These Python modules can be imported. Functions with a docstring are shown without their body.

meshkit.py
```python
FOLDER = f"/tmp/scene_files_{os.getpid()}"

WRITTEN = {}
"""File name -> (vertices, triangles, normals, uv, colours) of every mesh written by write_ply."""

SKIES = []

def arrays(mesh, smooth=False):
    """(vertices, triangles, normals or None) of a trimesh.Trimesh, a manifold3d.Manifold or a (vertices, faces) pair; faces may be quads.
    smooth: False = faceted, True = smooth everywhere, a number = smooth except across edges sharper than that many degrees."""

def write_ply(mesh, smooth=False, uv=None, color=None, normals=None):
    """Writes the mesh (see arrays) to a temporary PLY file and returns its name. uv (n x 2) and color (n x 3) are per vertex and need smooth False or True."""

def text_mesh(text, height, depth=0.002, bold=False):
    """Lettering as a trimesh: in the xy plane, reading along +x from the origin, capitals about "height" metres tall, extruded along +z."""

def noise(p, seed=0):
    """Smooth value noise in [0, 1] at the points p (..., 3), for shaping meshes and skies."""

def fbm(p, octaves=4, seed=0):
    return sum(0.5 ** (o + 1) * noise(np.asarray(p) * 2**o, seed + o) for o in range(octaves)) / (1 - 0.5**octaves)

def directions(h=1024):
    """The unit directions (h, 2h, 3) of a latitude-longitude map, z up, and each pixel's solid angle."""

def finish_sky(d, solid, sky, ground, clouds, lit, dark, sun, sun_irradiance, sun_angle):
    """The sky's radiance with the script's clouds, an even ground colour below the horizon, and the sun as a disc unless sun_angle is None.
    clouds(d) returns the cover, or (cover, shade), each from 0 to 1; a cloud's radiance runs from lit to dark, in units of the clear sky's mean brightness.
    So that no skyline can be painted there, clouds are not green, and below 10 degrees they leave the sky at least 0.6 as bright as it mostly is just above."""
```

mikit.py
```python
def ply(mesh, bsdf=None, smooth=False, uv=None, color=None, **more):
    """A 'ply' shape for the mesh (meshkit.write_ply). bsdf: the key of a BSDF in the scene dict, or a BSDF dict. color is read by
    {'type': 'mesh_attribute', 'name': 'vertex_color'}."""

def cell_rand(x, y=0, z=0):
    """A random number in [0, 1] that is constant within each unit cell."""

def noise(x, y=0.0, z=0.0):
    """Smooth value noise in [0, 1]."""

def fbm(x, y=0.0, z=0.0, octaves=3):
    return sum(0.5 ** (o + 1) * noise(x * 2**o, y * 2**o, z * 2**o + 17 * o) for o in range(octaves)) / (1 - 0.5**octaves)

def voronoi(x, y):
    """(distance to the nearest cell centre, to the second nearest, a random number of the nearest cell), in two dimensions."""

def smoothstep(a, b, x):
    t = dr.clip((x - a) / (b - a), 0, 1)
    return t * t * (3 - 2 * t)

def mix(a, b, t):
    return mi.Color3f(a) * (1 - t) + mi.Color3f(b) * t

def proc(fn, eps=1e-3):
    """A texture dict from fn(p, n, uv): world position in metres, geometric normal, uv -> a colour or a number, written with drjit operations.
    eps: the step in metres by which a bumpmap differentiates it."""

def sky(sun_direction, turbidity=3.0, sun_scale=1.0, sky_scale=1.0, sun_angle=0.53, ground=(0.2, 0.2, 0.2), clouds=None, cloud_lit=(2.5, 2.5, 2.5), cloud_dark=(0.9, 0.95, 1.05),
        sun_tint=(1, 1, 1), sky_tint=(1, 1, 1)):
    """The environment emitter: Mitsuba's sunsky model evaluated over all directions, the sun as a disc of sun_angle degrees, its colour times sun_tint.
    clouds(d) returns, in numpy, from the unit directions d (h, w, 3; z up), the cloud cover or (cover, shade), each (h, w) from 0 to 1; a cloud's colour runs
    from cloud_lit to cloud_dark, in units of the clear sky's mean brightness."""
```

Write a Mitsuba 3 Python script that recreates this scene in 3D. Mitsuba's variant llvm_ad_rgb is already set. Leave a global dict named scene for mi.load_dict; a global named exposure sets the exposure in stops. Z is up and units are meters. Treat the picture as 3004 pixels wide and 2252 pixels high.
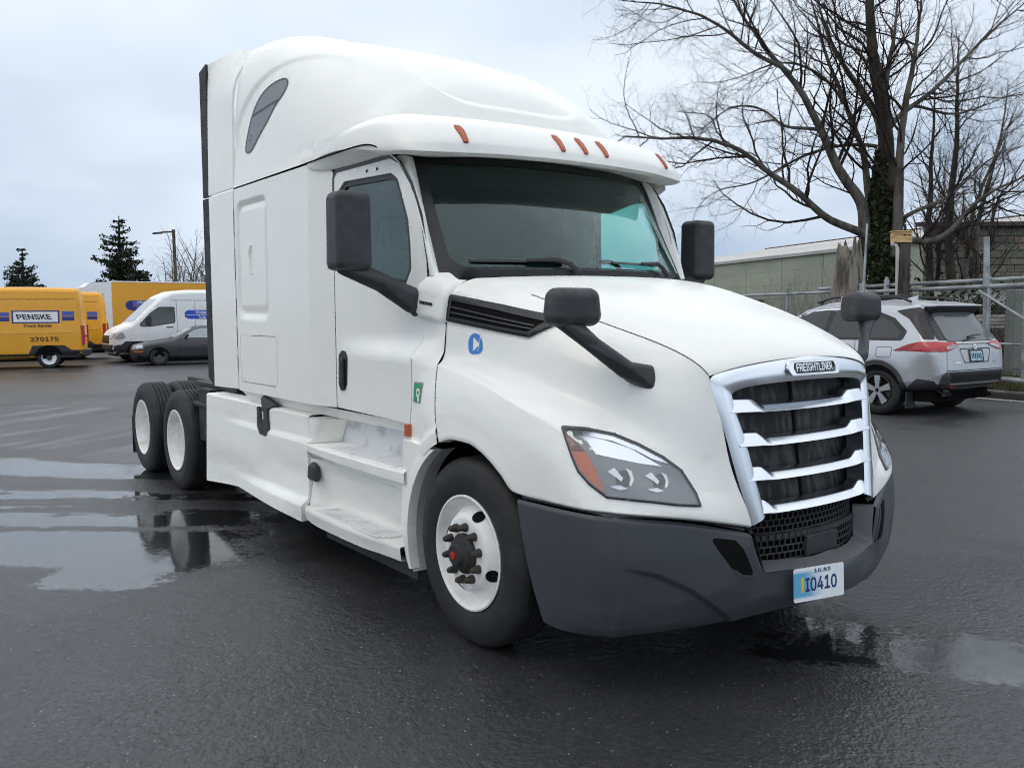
import math, random
import numpy as np, trimesh, mitsuba as mi, drjit as dr
import manifold3d as m3
from scipy.interpolate import CubicSpline, PchipInterpolator, Akima1DInterpolator
from scipy.spatial import Delaunay
from shapely.geometry import Polygon, Point, LineString, MultiPolygon, box as sbox
from shapely import contains_xy
import mikit, meshkit
from mikit import noise, fbm, voronoi, smoothstep, mix, proc, cell_rand
random.seed(7); RNG = np.random.default_rng(7)
T = mi.ScalarTransform4f
scene, labels = {}, {}

# ------------------------------------------------------------------ camera, sky, exposure
CAM = np.array([3.851, -3.717, 1.762]); YAW, PITCH, ROLL = 2.50923, -0.07964, -0.005627
_f = np.array([math.cos(PITCH)*math.cos(YAW), math.cos(PITCH)*math.sin(YAW), math.sin(PITCH)])
_r = np.array([math.sin(YAW), -math.cos(YAW), 0.0]); _u = np.cross(_r, _f)
_up = -math.sin(ROLL)*_r + math.cos(ROLL)*_u
scene['camera'] = {'type': 'perspective', 'fov': math.degrees(2*math.atan(1502/2590.36)), 'fov_axis': 'x', 'near_clip': 0.05, 'far_clip': 2000.0,
                   'to_world': T().look_at(origin=CAM.tolist(), target=(CAM+_f).tolist(), up=_up.tolist())}
exposure = 1.66

def cloud_field(d):
    x, y, z = d[..., 0], d[..., 1], np.maximum(d[..., 2], 0.0)
    q = np.stack([x/(z+0.30), y/(z+0.30), z*0.8], -1)
    a = meshkit.fbm(q*0.9+3.1, 5, 3); b = meshkit.fbm(q*2.4+9.7, 4, 11)
    over = (1-(1+2*z)/3)*0.93                                     # the overcast sky's fall-off towards the horizon
    shade = np.clip(over*1.22-0.04+0.75*(a-0.5)+0.40*(b-0.5), 0, 1)
    return np.full(x.shape, 0.98), shade
scene['sky'] = mikit.sky([-0.10, -0.80, 1.0], turbidity=3, sun_scale=0.09, sun_angle=30, sun_tint=(1.0, 0.96, 0.90), ground=(0.06, 0.06, 0.065), clouds=cloud_field,
                         cloud_lit=(4.75, 4.95, 5.2), cloud_dark=(1.12, 1.62, 2.3))

# ------------------------------------------------------------------ helpers
def numbered(key):
    if key not in scene and key not in labels and not any(k.startswith(key+'__') for k in scene): return key
    i = 1
    while True:
        k = f'{key}_{i:03d}'
        if k not in scene and k not in labels and not any(q.startswith(k+'__') for q in scene): return k
        i += 1
def add(key, mesh, mat, smooth=32, **more):
    key = numbered(key)
    scene[key] = mikit.ply(mesh, mat, smooth=smooth, **more)
    return key
def thing(key, label, cat, group=None):
    key = numbered(key); labels[key] = {'label': label, 'category': cat}
    if group: labels[key]['group'] = group
    return key
def part(root, name, mesh, mat, smooth=32, label=None):
    k = add(root+'__'+name, mesh, mat, smooth)
    if label: labels[k] = {'label': label}
    return k
def struct(key, mesh, mat, smooth=False):
    k = add(key, mesh, mat, smooth); labels[k] = {'kind': 'structure'}; return k
def TM(v, f): return trimesh.Trimesh(np.asarray(v, float), np.asarray(f, int), process=False)
def cat(*ms): return trimesh.util.concatenate([m for m in ms if m is not None])
def mir(m):
    v = m.vertices.copy(); v[:, 1] *= -1
    return TM(v, m.faces[:, ::-1])
def curve(pts, n=None, u=None, kind='cubic', at=None):
    p = np.asarray(pts, float); u = np.arange(len(p)) if u is None else np.asarray(u, float)
    t = np.linspace(u[0], u[-1], n) if at is None else at
    if kind == 'linear' or len(p) == 2: return np.stack([np.interp(t, u, p[:, k]) for k in range(p.shape[1])], 1)
    if kind == 'pchip': return PchipInterpolator(u, p)(t)
    if kind == 'akima': return Akima1DInterpolator(u, p)(t)
    return CubicSpline(u, p)(t)
def gridmesh(G, flip=False):
    a, b = G.shape[:2]; i, j = np.meshgrid(np.arange(a-1), np.arange(b-1), indexing='ij')
    q = np.stack([i*b+j, i*b+j+1, (i+1)*b+j+1, (i+1)*b+j], -1).reshape(-1, 4)
    f = np.vstack([q[:, [0, 1, 2]], q[:, [0, 2, 3]]])
    return TM(G.reshape(-1, 3), f[:, ::-1] if flip else f)
def loft(curves, nu, nv, breaks=(), kind='pchip', kinds=None, us=None, flip=False, grid=False):
    C = np.array([curve(c, nu, None if us is None else us[i], (kinds[i] if kinds else 'cubic')) for i, c in enumerate(curves)])
    br = [0, *breaks, len(C)-1]; out = []
    for a, b in zip(br[:-1], br[1:]):
        m = max(2, int(round(nv*(b-a)/(len(C)-1)))); t = np.linspace(a, b, m+1)
        if b-a == 1: s = C[a]+(C[b]-C[a])*(t-a)[:, None, None]
        elif kind == 'cubic': s = CubicSpline(np.arange(a, b+1), C[a:b+1])(t)
        else: s = PchipInterpolator(np.arange(a, b+1), C[a:b+1])(t)
        out.append(s if not out else s[1:])
    G = np.concatenate(out)
    return G if grid else gridmesh(G, flip)
def tri_patch(poly, h):
    """points and triangles filling a shapely polygon, spacing h"""
    polys = list(poly.geoms) if isinstance(poly, MultiPolygon) else [poly]
    P, F, n = [], [], 0
    for pg in polys:
        pts = []
        for ring in [pg.exterior, *pg.interiors]:
            c = np.array(ring.coords)[:-1]; d = np.roll(c, -1, 0)
            for a, b in zip(c, d):
                k = max(1, int(math.ceil(np.linalg.norm(b-a)/h)))
                pts.extend(a+(b-a)*t for t in np.arange(k)/k)
        x0, y0, x1, y1 = pg.bounds
        gx, gy = np.meshgrid(np.arange(x0+h/2, x1, h), np.arange(y0+h/2, y1, h))
        gx = gx + (np.arange(gx.shape[0]) % 2)[:, None]*h/2
        inn = pg.buffer(-h*0.55)
        m = contains_xy(inn, gx.ravel(), gy.ravel()) if not inn.is_empty else np.zeros(gx.size, bool)
        q = np.vstack([np.array(pts), np.stack([gx.ravel()[m], gy.ravel()[m]], 1)])
        tr = Delaunay(q).simplices; cc = q[tr].mean(1)
        ok = contains_xy(pg.buffer(1e-7), cc[:, 0], cc[:, 1])
        e = q[tr]; ar = (e[:, 1, 0]-e[:, 0, 0])*(e[:, 2, 1]-e[:, 0, 1])-(e[:, 1, 1]-e[:, 0, 1])*(e[:, 2, 0]-e[:, 0, 0])
        ok &= np.abs(ar) > 1e-9; tr = tr[ok]; ar = ar[ok]; tr[ar < 0] = tr[ar < 0][:, ::-1]
        P.append(q); F.append(tr+n); n += len(q)
    return np.vstack(P), np.vstack(F)
def shell(P3, F, off):
    """closes a sheet with an offset copy (off: vector or per-vertex array) and side walls"""
    n = len(P3); Q = P3+off
    e = np.vstack([F[:, [0, 1]], F[:, [1, 2]], F[:, [2, 0]]])
    es = np.sort(e, 1); _, idx, cnt = np.unique(es, axis=0, return_index=True, return_counts=True)
    b = e[idx[cnt == 1]]
    w = np.vstack([np.stack([b[:, 1], b[:, 0], b[:, 0]+n], 1), np.stack([b[:, 1], b[:, 0]+n, b[:, 1]+n], 1)])
    return TM(np.vstack([P3, Q]), np.vstack([F, F[:, ::-1]+n, w]))
def side_sheet(poly, fy, h=0.05, thick=0.0, off=0.0):
    """a sheet over (x, z) polygon on the truck's right side, y = fy(x, z), facing -y; off: proud of the surface"""
    q, f = tri_patch(poly, h)
    P = np.stack([q[:, 0], fy(q[:, 0], q[:, 1])-off, q[:, 1]], 1)
    return shell(P, f, np.array([0, thick, 0])) if thick else TM(P, f)
class Draper:
    def __init__(s, mesh): s.m = mesh; s.r = trimesh.ray.ray_pyembree.RayMeshIntersector(mesh)
    def __call__(s, poly, e1, e2, d, off=0.003, thick=0.0, h=0.03, far=8.0):
        e1, e2, d = (np.asarray(a, float) for a in (e1, e2, d)); d = d/np.linalg.norm(d)
        q, f = tri_patch(poly, h)
        O = q[:, :1]*e1+q[:, 1:]*e2-far*d
        loc, ri, _ = s.r.intersects_location(O, np.tile(d, (len(O), 1)), multiple_hits=False)
        t = np.full(len(O), np.nan); t[ri] = (loc-O[ri]) @ d
        if np.isnan(t).any():
            good = ~np.isnan(t); from scipy.spatial import cKDTree
            t[~good] = t[good][cKDTree(q[good]).query(q[~good])[1]]
        P = O+(t-off)[:, None]*d
        if np.dot(np.cross(e1, e2), d) > 0: f = f[:, ::-1]
        return shell(P, f, d*thick) if thick else TM(P, f)
def poly(pts, r=0.0, q=6):
    p = Polygon(pts)
    if not p.is_valid: p = p.buffer(0)
    if r: p = p.buffer(-r).buffer(r, quad_segs=q)
    return p
def spoly(pts, n=60, r=0.0):
    p = np.vstack([pts, pts[:1]]); u = np.r_[0, np.cumsum(np.linalg.norm(np.diff(p, axis=0), axis=1))]
    return poly(CubicSpline(u, p, bc_type='periodic')(np.linspace(0, u[-1], n, endpoint=False)), r)
def rbox(size, r=0.02, at=(0, 0, 0), seg=8, rot=None):
    sx, sy, sz = (max(s/2-r, 1e-4) for s in size)
    sp = m3.Manifold.sphere(r, seg*2 if seg > 4 else 8)
    m = m3.Manifold.batch_hull([sp.translate((a*sx, b*sy, c*sz)) for a in (-1, 1) for b in (-1, 1) for c in (-1, 1)])
    me = m.to_mesh(); t = TM(me.vert_properties[:, :3], me.tri_verts)
    if rot is not None: t.apply_transform(rot)
    t.apply_translation(at); return t
def bx(x0, x1, y0, y1, z0, z1, c=0.0):
    if c: return rbox((x1-x0, y1-y0, z1-z0), c, ((x0+x1)/2, (y0+y1)/2, (z0+z1)/2), 4)
    b = trimesh.creation.box((x1-x0, y1-y0, z1-z0)); b.apply_translation(((x0+x1)/2, (y0+y1)/2, (z0+z1)/2)); return TM(b.vertices, b.faces)
def hull_balls(balls, seg=14):
    m = m3.Manifold.batch_hull([m3.Manifold.sphere(r, seg).translate(tuple(map(float, p))) for p, r in balls])
    me = m.to_mesh(); return TM(me.vert_properties[:, :3], me.tri_verts)
def chain(balls, seg=14): return cat(*[hull_balls(balls[i:i+2], seg) for i in range(len(balls)-1)])
def tube(pts, r, sides=8, caps=True):
    p = np.asarray(pts, float); r = np.broadcast_to(r, (len(p),)).astype(float)
    t = np.gradient(p, axis=0); t /= np.linalg.norm(t, axis=1, keepdims=True)+1e-12
    ref = np.array([0, 0, 1.0]) if abs(t[:, 2]).mean() < 0.85 else np.array([1.0, 0, 0])
    a = np.cross(t, ref); a /= np.linalg.norm(a, axis=1, keepdims=True)+1e-12; b = np.cross(t, a)
    an = np.arange(sides)*2*np.pi/sides
    v = p[:, None]+r[:, None, None]*(np.cos(an)[None, :, None]*a[:, None]+np.sin(an)[None, :, None]*b[:, None])
    i, j = np.meshgrid(np.arange(len(p)-1), np.arange(sides), indexing='ij')
    q = np.stack([i*sides+j, (i+1)*sides+j, (i+1)*sides+(j+1) % sides, i*sides+(j+1) % sides], -1).reshape(-1, 4)
    f = [q[:, [0, 1, 2]], q[:, [0, 2, 3]]]; v = v.reshape(-1, 3)
    if caps:
        n = len(v); v = np.vstack([v, p[:1], p[-1:]]); k = np.arange(sides); L = (len(p)-1)*sides
        f += [np.stack([np.full(sides, n), k, (k+1) % sides], 1), np.stack([np.full(sides, n+1), L+(k+1) % sides, L+k], 1)]
    return TM(v, np.vstack(f))
def lathe(prof, seg=64):
    """profile of (radius, t): revolved about the y axis, t running towards -y (the right-hand side's outside)"""
    p = np.asarray(prof, float); an = np.linspace(0, 2*np.pi, seg, endpoint=False)
    v = np.stack([p[:, :1]*np.cos(an), np.repeat(-p[:, 1:], seg, 1), p[:, :1]*np.sin(an)], -1).reshape(-1, 3)
    i, j = np.meshgrid(np.arange(len(p)-1), np.arange(seg), indexing='ij')
    q = np.stack([i*seg+j, (i+1)*seg+j, (i+1)*seg+(j+1) % seg, i*seg+(j+1) % seg], -1).reshape(-1, 4)
    return TM(v, np.vstack([q[:, [0, 1, 2]], q[:, [0, 2, 3]]]))
def prism(pl, axis, a, b):
    """extrudes a polygon: axis 'y' takes (x, z) points, 'x' takes (y, z), 'z' takes (x, y); from a to b"""
    m = trimesh.creation.extrude_polygon(pl, b-a, engine='earcut'); v = m.vertices.copy(); v[:, 2] += a
    o = {'y': v[:, [0, 2, 1]], 'x': v[:, [2, 0, 1]], 'z': v}[axis]
    return TM(o, m.faces[:, ::-1] if axis == 'y' else m.faces)
def moved(m, t=(0, 0, 0), rz=0.0, s=1.0):
    v = m.vertices*s; c, k = math.cos(rz), math.sin(rz)
    v = np.stack([v[:, 0]*c-v[:, 1]*k, v[:, 0]*k+v[:, 1]*c, v[:, 2]], 1)+np.asarray(t, float)
    return TM(v, m.faces)
def sstep(a, b, x):
    t = np.clip((x-a)/(b-a), 0, 1); return t*t*(3-2*t)

# ------------------------------------------------------------------ materials
def M(name, d): scene[name] = {'type': 'twosided', 'bsdf': d}; return name
def pr(col, rough=0.5, metal=0.0, spec=0.5, coat=0.0, coat_g=0.9, sheen=0.0):
    c = col if isinstance(col, dict) else {'type': 'rgb', 'value': list(col)}
    r = rough if isinstance(rough, dict) else float(rough)
    d = {'type': 'principled', 'base_color': c, 'roughness': r, 'metallic': metal, 'specular': spec}
    if coat: d |= {'clearcoat': coat, 'clearcoat_gloss': coat_g}
    return d
def grime(col, amt=0.25, sc=2.0, dirt=(0.30, 0.29, 0.27), lo=0.0, hi=1.0):
    """paint with road film: streaky noise, more of it low down where the wheels throw it"""
    def fn(p, n, uv):
        k = fbm(p.x*sc*0.6, p.y*sc*0.6, p.z*sc*2.2, 4); f = fbm(p.x*11, p.y*11, p.z*11, 3)
        h = 1-smoothstep(lo, hi, p.z)
        return mix(col, dirt, dr.clip(amt*(0.25*smoothstep(0.45, 0.8, k)+h*0.8*smoothstep(0.3, 0.75, k)+0.12*smoothstep(0.6, 0.8, f)), 0, 1))
    return proc(fn)
def mottled(col, col2, sc=3.0, oc=4):
    return proc(lambda p, n, uv: mix(col, col2, smoothstep(0.3, 0.7, fbm(p.x*sc, p.y*sc, p.z*sc, oc))))
M('mat_white_paint', pr(grime((0.82, 0.82, 0.775), 0.22, 1.6, (0.42, 0.41, 0.38), 0.2, 1.3), 0.22, spec=0.5, coat=0.9, coat_g=0.985))
M('mat_white_skirt', pr(grime((0.82, 0.82, 0.775), 0.55, 2.5, (0.36, 0.35, 0.32), 0.1, 0.9), 0.35, spec=0.5, coat=0.5, coat_g=0.93))
M('mat_dark_plastic', pr(mottled((0.026, 0.027, 0.031), (0.036, 0.037, 0.041), 14), 0.48, spec=0.45))
M('mat_bumper', pr(grime((0.043, 0.047, 0.056), 0.3, 3, (0.085, 0.085, 0.085), 0.15, 0.7), 0.42, spec=0.45))
M('mat_trim_black', pr((0.012, 0.012, 0.014), 0.35, spec=0.5))
M('mat_gap', pr((0.006, 0.006, 0.006), 0.9, spec=0.1))
M('mat_rubber', pr(mottled((0.018, 0.018, 0.019), (0.034, 0.033, 0.032), 9), 0.62, spec=0.35))
M('mat_tyre', pr(proc(lambda p, n, uv: mix((0.018, 0.018, 0.019), (0.032, 0.031, 0.030), smoothstep(0.45, 0.8, fbm(p.x*7, p.y*7, p.z*7, 4))*0.8)), 0.6, spec=0.35))
M('mat_chrome', pr((0.86, 0.88, 0.90), 0.10, 1.0))
M('mat_chrome_satin', pr((0.80, 0.83, 0.87), 0.22, 1.0))
M('mat_wheel_white', pr(proc(lambda p, n, uv: mix((0.74, 0.74, 0.72), (0.30, 0.27, 0.23), smoothstep(0.5, 0.85, fbm(p.x*6, p.y*6, p.z*6, 4))*0.4)), 0.35, coat=0.3))
M('mat_alu', pr(proc(lambda p, n, uv: mix((0.60, 0.61, 0.62), (0.34, 0.34, 0.34), smoothstep(0.45, 0.75, fbm(p.x*5, p.y*5, p.z*5, 4))*0.7)), 0.36, 0.85))
M('mat_alu_bright', pr(proc(lambda p, n, uv: mix((0.74, 0.75, 0.76), (0.40, 0.40, 0.40), smoothstep(0.5, 0.8, fbm(p.x*9, p.y*9, p.z*9, 4))*0.6)), 0.45, 0.35))
M('mat_lamp_rim', pr((0.05, 0.052, 0.055), 0.3))
M('mat_amber_dark', pr((0.12, 0.035, 0.02), 0.25, coat=0.5))
M('mat_steel_dark', pr(mottled((0.018, 0.018, 0.018), (0.05, 0.048, 0.045), 5), 0.55, 0.3))
M('mat_radiator', pr(proc(lambda p, n, uv: mix((0.010, 0.011, 0.011), (0.06, 0.062, 0.06), smoothstep(0.35, 0.8, fbm(p.x*40, p.y*40, p.z*9, 4)))), 0.6, spec=0.3))
M('mat_amber', pr((0.42, 0.085, 0.015), 0.2, spec=0.6, coat=0.5))
M('mat_red', pr((0.45, 0.01, 0.012), 0.2, spec=0.6, coat=0.5))
M('mat_red_dark', pr((0.30, 0.02, 0.02), 0.35, spec=0.5))
M('mat_interior', pr((0.016, 0.024, 0.026), 0.8, spec=0.2))
M('mat_interior_dark', pr((0.02, 0.021, 0.022), 0.8, spec=0.2))
M('mat_reflector', pr((0.55, 0.57, 0.60), 0.12, 1.0))
M('mat_lamp_grey', pr((0.16, 0.17, 0.18), 0.25, 0.4, coat=0.6))
scene['mat_glass_cab'] = {'type': 'thindielectric', 'int_ior': 1.52, 'specular_transmittance': {'type': 'rgb', 'value': [0.40, 0.78, 0.71]}, 'specular_reflectance': {'type': 'rgb', 'value': [0.80, 0.96, 0.95]}}
scene['mat_glass_dark'] = {'type': 'thindielectric', 'int_ior': 1.55, 'specular_transmittance': {'type': 'rgb', 'value': [0.20, 0.23, 0.25]}}
scene['mat_glass_clear'] = {'type': 'thindielectric', 'int_ior': 1.5}
M('mat_glass_opaque', pr((0.010, 0.012, 0.014), 0.06, spec=0.8))
M('mat_glass_grey', pr((0.085, 0.092, 0.105), 0.12, spec=0.7))

# ================================================================== the truck (x forward from the front axle, right-hand side at -y)
TRUCK = thing('semi_truck', 'white sleeper-cab semi truck tractor without trailer, dark grey bumper, wet tarmac beneath', 'semi truck')
def tp(name, mesh, mat, smooth=32, both=False, label=None):
    k = part(TRUCK, name, mesh, mat, smooth, label)
    if both: part(TRUCK, name, mir(mesh), mat, smooth)
    return k
def sub(k, name, mesh, mat, smooth=32, label=None):
    q = add(k+'__'+name, mesh, mat, smooth)
    if label: labels[q] = {'label': label}
    return q
DOOR_X = -1.63
def fs(x, z):
    """right-hand cab side: y at (x, z)"""
    x, z = np.asarray(x, float), np.asarray(z, float)
    y = -1.22+0.056*np.clip((x+1.92)/0.26, 0, 1)
    f = np.clip((x-DOOR_X)/1.3, 0, 1)
    low = sstep(1.62, 1.50, z)
    up = y+0.145*f**1.15+0.016*sstep(1.95, 2.7, z)*np.clip(f*3, 0, 1)
    lo = y+0.0*f-0.02*sstep(0.55, 1, f)
    y = up*(1-low)+lo*low
    return y+0.035*sstep(2.2, 2.8, z)*sstep(-3.4, -1.9, x)*0.2
def shrink(p, d): return p.buffer(-d, join_style=2)

# --- sleeper and cab side panels (heightfield sheets with real gaps in front of a dark inner skin)
door_pts = [(DOOR_X, 1.135), (DOOR_X, 2.66), (-1.59, 2.70), (-1.2, 2.712), (-0.99, 2.718), (-0.89, 2.67), (-0.775, 2.535), (-0.67, 2.335), (-0.605, 2.08), (-0.597, 1.98), (-0.655, 1.74), (-0.65, 1.60), (-0.60, 1.5), (-0.605, 1.24), (-0.63, 1.118)]
door_p = poly(door_pts).buffer(-0.02, join_style=2).buffer(0.02)
win_p = poly([(-1.57, 2.05), (-1.57, 2.555), (-1.50, 2.612), (-0.99, 2.607), (-0.925, 2.57), (-0.81, 2.32), (-0.785, 2.17), (-0.775, 2.03), (-0.83, 1.945), (-0.92, 1.95), (-1.30, 2.005)], 0.035)
sleeper_p = poly([(-3.395, 1.14), (DOOR_X-0.006, 1.135), (DOOR_X-0.006, 2.70), (-1.72, 2.755), (-1.86, 2.782), (-3.395, 2.782)])
lug_p = poly([(-3.335, 1.215), (-2.55, 1.215), (-2.52, 1.60), (-3.345, 1.60)], 0.06)
bunk_p = poly([(-3.345, 1.745), (-2.70, 1.735), (-2.69, 2.66), (-3.33, 2.655)], 0.09)
def fs_sleeper(x, z):
    y = fs(x, z); d = np.array([bunk_p.exterior.distance(Point(a, b))*(1 if bunk_p.contains(Point(a, b)) else -1) for a, b in zip(x, z)]) if len(x) < 60000 else 0
    wd = 0.016+0.050*sstep(1.86, 1.79, z)+0.02*sstep(2.56, 2.62, z)
    return y+0.022*sstep(-0.006, 0.014, d)-0.013*sstep(0.5, 1.0, (d-0.022)/wd)
for s in (1, -1):
    f = (lambda m: m) if s > 0 else mir
    tp('sleeper_side', f(side_sheet(sleeper_p.difference(lug_p), fs_sleeper, 0.022)), 'mat_white_paint', True)
    tp('luggage_door', f(side_sheet(lug_p.buffer(-0.005), fs, 0.05, 0.012)), 'mat_white_paint', 30)
    tp('bunk_grab_handle', f(cat(tube([(-3.02, -1.185, 2.31), (-3.05, -1.215, 2.31), (-3.06, -1.222, 2.26), (-3.06, -1.222, 2.13), (-3.05, -1.215, 2.085), (-3.02, -1.185, 2.085)], 0.011))), 'mat_white_paint')
    d = tp('door', f(side_sheet(door_p.buffer(-0.004).difference(win_p.buffer(0.012)), fs, 0.03, 0.03)), 'mat_white_paint', 40)
    sub(d, 'window_seal', f(side_sheet(win_p.buffer(0.013).difference(win_p.buffer(-0.022)), lambda x, z: fs(x, z)+0.012, 0.03, 0.03)), 'mat_trim_black', 30)
    sub(d, 'window_glass', f(side_sheet(win_p.buffer(-0.018), lambda x, z: fs(x, z)+0.024, 0.05)), 'mat_glass_cab', True)
    hp = poly([(-1.635, 1.30), (-1.60, 1.255), (-1.55, 1.26), (-1.515, 1.30), (-1.50, 1.48), (-1.53, 1.52), (-1.58, 1.525), (-1.625, 1.49)], 0.02)
    hp = poly([(x+0.045, z) for x, z in hp.exterior.coords])
    h = sub(d, 'handle_pocket', f(side_sheet(hp, fs, 0.02, 0.008, 0.006)), 'mat_trim_black', 40)
    sub(d, 'handle_lever', f(rbox((0.045, 0.03, 0.2), 0.014, (-1.515, float(fs(-1.5, 1.4))-0.016, 1.37))), 'mat_dark_plastic')
    # drip overhang between the roof cap and the door
    A = [(-1.90, -1.221, 2.785), (-1.67, -1.222, 2.787), (-1.30, -1.222, 2.786), (-1.05, -1.217, 2.779), (-0.93, -1.19, 2.75), (-0.85, -1.15, 2.70), (-0.82, -1.12, 2.66)]
    B = [(-1.90, -1.2195, 2.765), (-1.68, -1.18, 2.718), (-1.30, -1.125, 2.722), (-1.03, -1.10, 2.728), (-0.93, -1.085, 2.70), (-0.87, -1.075, 2.65), (-0.84, -1.07, 2.62)]
    B2 = [(x, y+0.05, z-0.004) for x, y, z in B]
    tp('roof_drip_rail', f(loft([A, B, B2], 50, 8, breaks=(1,))), 'mat_white_paint', 30)
    for bxx in (-1.24, -1.13): sub(d, 'bolt', f(side_sheet(Point(bxx, 2.66).buffer(0.010, quad_segs=3), fs, 0.02, 0.0, 0.004)), 'mat_gap', False)
    dk = door_p.buffer(0.014).difference(door_p.buffer(-0.012)); dk = dk.intersection(sbox(-1.66, 2.3, 0, 2.9).union(sbox(-1.0, 1.9, 0, 2.9)))
    tp('door_seal', f(side_sheet(dk, lambda x, z: fs(x, z)-0.002, 0.03)), 'mat_trim_black', True)
# cowl side panel between door and hood, with the wheel arch behind the axle
def arc(cx, cz, r, a0, a1, n): return [(cx+r*math.cos(math.radians(a)), cz+r*math.sin(math.radians(a))) for a in np.linspace(a0, a1, n)]
cowl_p = poly([(-0.60, 1.98), (-0.658, 1.74), (-0.652, 1.6), (-0.598, 1.5), (-0.602, 1.24), (-0.628, 1.118), (-0.63, 1.03)] + arc(-0.02, 0.5, 0.60, 128, 111.5, 8) + [(-0.275, 1.165), (-0.375, 1.48), (-0.387, 1.55), (-0.387, 1.70)])
def fcowl(x, z):
    x, z = np.asarray(x, float), np.asarray(z, float)
    s = sstep(-0.62, -0.37, x); r = np.hypot(x+0.02, z-0.5)
    yh = np.interp(z, [1.0, 1.165, 1.32, 1.48, 1.545, 1.71, 2.0], [-1.214, -1.212, -1.187, -1.137, -1.086, -1.071, -1.06])
    return fs(x, z)*(1-s)+yh*s-0.014*sstep(0.70, 0.665, r)
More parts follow.
